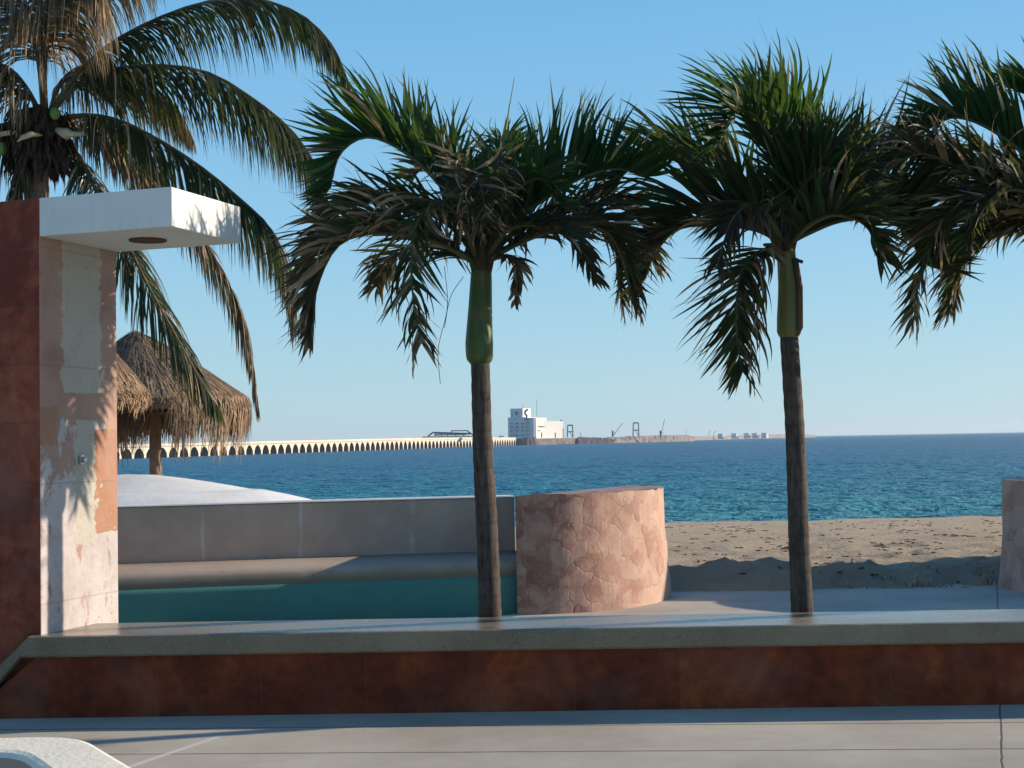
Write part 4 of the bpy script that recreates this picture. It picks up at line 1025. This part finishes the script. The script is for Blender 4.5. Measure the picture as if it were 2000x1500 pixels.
# gantries and cranes
def gantry(px, ytop, ybot, wpx, depth, label):
    g = MB()
    for x_ in (px-wpx/2, px+wpx/2): fline(g, x_*1.0+(px-x_)*.15, ytop, x_, ybot, depth, .55)
    fline(g, px-wpx*.42, ytop, px+wpx*.42, ytop, depth, .6); fline(g, px-wpx/2, (ytop+ybot*1.2)/2.2, px+wpx/2, (ytop+ybot*1.2)/2.2, depth, .5)
    fline(g, px-wpx*.1, (ytop+ybot*1.2)/2.2, px+wpx*.45, ybot, depth, .25)
    rt_ = g.build('gantry', M['far_steel']); tag(rt_, label, 'gantry', 'tall dock gantries'); return rt_
gantry(1113.5, 830.5, 854, 11, 1270, 'dark portal gantry just right of the white terminal hall')
gantry(1242, 826, 852, 11.5, 1330, 'dark portal gantry standing alone between two slanting cranes')
for x_, lx, ly, dd, lab in ((1196.5, 1216, 826, 1320, 'thin crane with a low slanting boom left of the lone gantry'), (1290, 1298, 819, 1340, 'thin crane with a steep boom right of the lone gantry')):
    c_ = MB(); fline(c_, x_, 853, x_, 841, dd, .8); fline(c_, x_+1, 851, lx, ly, dd, .25); fline(c_, x_, 841, x_+6, 848, dd, .18)
    tag(c_.build('crane', M['far_steel']), lab, 'crane', 'thin dock cranes')
c_ = MB(); fline(c_, 1134, 853, 1134, 844, 1290, .25); tag(c_.build('light_mast', M['far_steel']), 'short thin mast on the dark rocks right of the first gantry', 'mast')
c_ = MB(); fline(c_, 1340, 851, 1340, 840, 1400, .15); tag(c_.build('light_mast', M['far_steel']), 'thin mast on the pale breakwater right of the steep crane', 'mast')
for x_, k_ in ((1384,3),(1393,4)):
    c_ = MB(); fline(c_, x_, 851, x_+k_, 841, 2300, .4); tag(c_.build('crane', M['far_steel']), 'tiny slanting crane on the distant breakwater, %s of a pair' % ('left' if x_ < 1390 else 'right'), 'crane', 'thin dock cranes')

# quay and breakwaters: rubble ridges
def ridge(name, stations, mat, label, cat='breakwater', seed=1, rough=1.0):
    # stations: (px, y_top, depth, half width)
    vs_ = []; fs_ = []; n_ = 0; PR = 9
    rg = random.Random(seed)
    dense = []
    for a, b_ in zip(stations[:-1], stations[1:]):
        m_ = max(4, int(abs(b_[0]-a[0])/1.2))
        for k in range(m_):
            t_ = k/m_; dense.append(tuple(a[i]*(1-t_)+b_[i]*t_ for i in range(4)))
    dense.append(stations[-1])
    for (px, yt, dd, hw) in dense:
        p = at(px, yt, dd)
        for k in range(PR):
            u_ = -1 + 2*k/(PR-1); z = SEA - 1 + (p.z - SEA + 1)*(1-abs(u_)**1.6)
            vs_.append((p.x + rg.uniform(-.5,.5)*rough, p.y + u_*hw + rg.uniform(-.8,.8)*rough, z + rg.uniform(-.7,.45)*rough*(1 if 0 < k < PR-1 else 0)))
    for i in range(len(dense)-1):
        for k in range(PR-1): a = i*PR+k; fs_.append((a, a+PR, a+PR+1, a+1))
    fs_.append(tuple(range(PR))); fs_.append(tuple(range((len(dense)-1)*PR, len(dense)*PR)))
    o = obj(name, vs_, fs_, mat); tag(o, label, cat); return o
ridge('rock_mound', [(1003,864,1180,6),(1010,856.5,1180,9),(1030,854,1180,10),(1046,853,1185,10),(1050,862,1190,8)], M['rocks_dark'], 'dark rubble mound where the pier meets the terminal', 'rocks', 2, .6)  # this mound's shade is put into its dark rock colour
mb = MB(); a = at(1049, 866, 1215); b_ = at(1128, 864, 1255); zt_ = at(1060, 856.2, 1215).z
mb.box((a.x, a.y, SEA-.5), (b_.x-a.x, b_.y-a.y, 0), (-8, 60, 0), (0,0,zt_-SEA+.5))
tag(mb.build('quay', M['rocks']), 'straight pinkish quay wall under the white hall', 'quay')
ridge('rock_mound', [(1124,858,1240,7),(1130,853,1240,9),(1150,853.5,1250,9),(1180,855,1262,8),(1200,858.5,1270,5)], M['rocks_dark'], 'dark rock mound right of the quay below the first gantry', 'rocks', 3, .7)
ridge('breakwater', [(1170,858,1290,6),(1185,854,1300,9),(1240,851.5,1340,10),(1300,850,1390,10),(1345,849.8,1440,10),(1356,853,1450,6)], M['rocks'], 'pale rubble breakwater carrying the gantry and two cranes', 'breakwater', 4, .7)
ridge('breakwater', [(1350,853,1900,8),(1380,851.5,2000,10),(1440,850,2300,12),(1500,848.5,2600,12),(1560,847.8,2800,12),(1594,849.5,2900,8)], M['rocks'], 'thin distant breakwater fading out behind the second palm trunk', 'breakwater', 5, .6)
k_ = 0
for x_, w_, lab in ((1408,5,'small pale shed, leftmost on the distant breakwater'),(1435,8,'long low white shed on the distant breakwater'),(1459,6,'brightest white block on the distant breakwater'),(1475,7,'white shed right of the brightest block far away'),(1494,9,'rightmost low white shed on the distant breakwater')):
    c_ = MB(); q_ = at(x_, 849.6-(x_-1400)*.018-1.9, 2060); c_.bx((q_.x, q_.y, q_.z/2-.5), w_*.62, 9, q_.z+1, R(42)); c_.bx((q_.x, q_.y, q_.z+.2), w_*.66, 9.8, .5, R(42))
    tag(c_.build('shed', M['far_white']), lab, 'shed', 'tiny white sheds far out')

# ------------------------------------------------------------ things lying on the sand
wd = MB(); rg = random.Random(12)
for k in range(520):
    y = 15.2 + 42*rg.random()**1.3; x = rg.uniform(.1, .42)*y + rg.uniform(-1, 1.5); z = beach_z(x, y)
    for q in range(rg.choice((1,1,2,3))):
        a = rg.uniform(0, 6.28); l_ = rg.uniform(.03, .11)*(1 + (y > 25)); h_ = rg.uniform(0, .012)
        c0 = Vector((x+rg.uniform(-.1,.1), y+rg.uniform(-.1,.1), z+.006)); d_ = Vector((math.cos(a), math.sin(a), 0))*l_; e_ = Vector((-d_.y, d_.x, 0))*.3
        wd.tube([c0, c0+d_*.5+e_+Vector((0,0,h_)), c0+d_], [.006,.011,.003], 4)
tag(wd.build('washed_up_weed', M['weed']), 'dry dark weed and twigs scattered over the sand', 'weed', None, 'stuff')
tf = MB()
for k in range(420):
    x = rg.uniform(3.2, 5.0); 
    if rg.random() > (x-2.2)/2.6: continue
    y = 14.85 + rg.random()*.6 + noise.noise(Vector((x*2,0,0)))*.2
    if noise.noise(Vector((x*2.2, y*2.2, 4))) < -.05: continue
    z = beach_z(x, y); a = rg.uniform(0, 6.28); l_ = rg.uniform(.04, .11); c0 = Vector((x, y, z-.01)); o_ = Vector((math.cos(a), math.sin(a), 0))
    p1 = c0 + o_*l_*.5 + Vector((0,0,l_*.7)); p2 = c0 + o_*l_ + Vector((0,0,l_*.55)); s_ = Vector((-o_.y, o_.x, 0))*.008
    tf.add([c0-s_, c0+s_, p1+s_, p1-s_, p2], [(0,1,2,3),(3,2,4)], rg.uniform(.6,1))
tag(tf.build('dry_grass', M['thatch']), 'tufts of dry straw coloured grass at the sand edge beside the right buttress', 'grass', None, 'stuff')

# ------------------------------------------------------------ sea air
hz = MB(); hz.box((-8200, -60, -6), (16400,0,0), (0,9400,0), (0,0,66))
hm_ = bpy.data.materials.new('haze'); hm_.use_nodes = True; nt_ = hm_.node_tree
nt_.nodes.remove(nt_.nodes['Principled BSDF']); pv = nt_.nodes.new('ShaderNodeVolumePrincipled')
pv.inputs['Color'].default_value = (.80,.90,1,1); pv.inputs['Density'].default_value = .00008; pv.inputs['Anisotropy'].default_value = .2
nt_.links.new(pv.outputs[0], nt_.nodes['Material Output'].inputs['Volume'])
tag(hz.build('haze', hm_), kind='stuff')
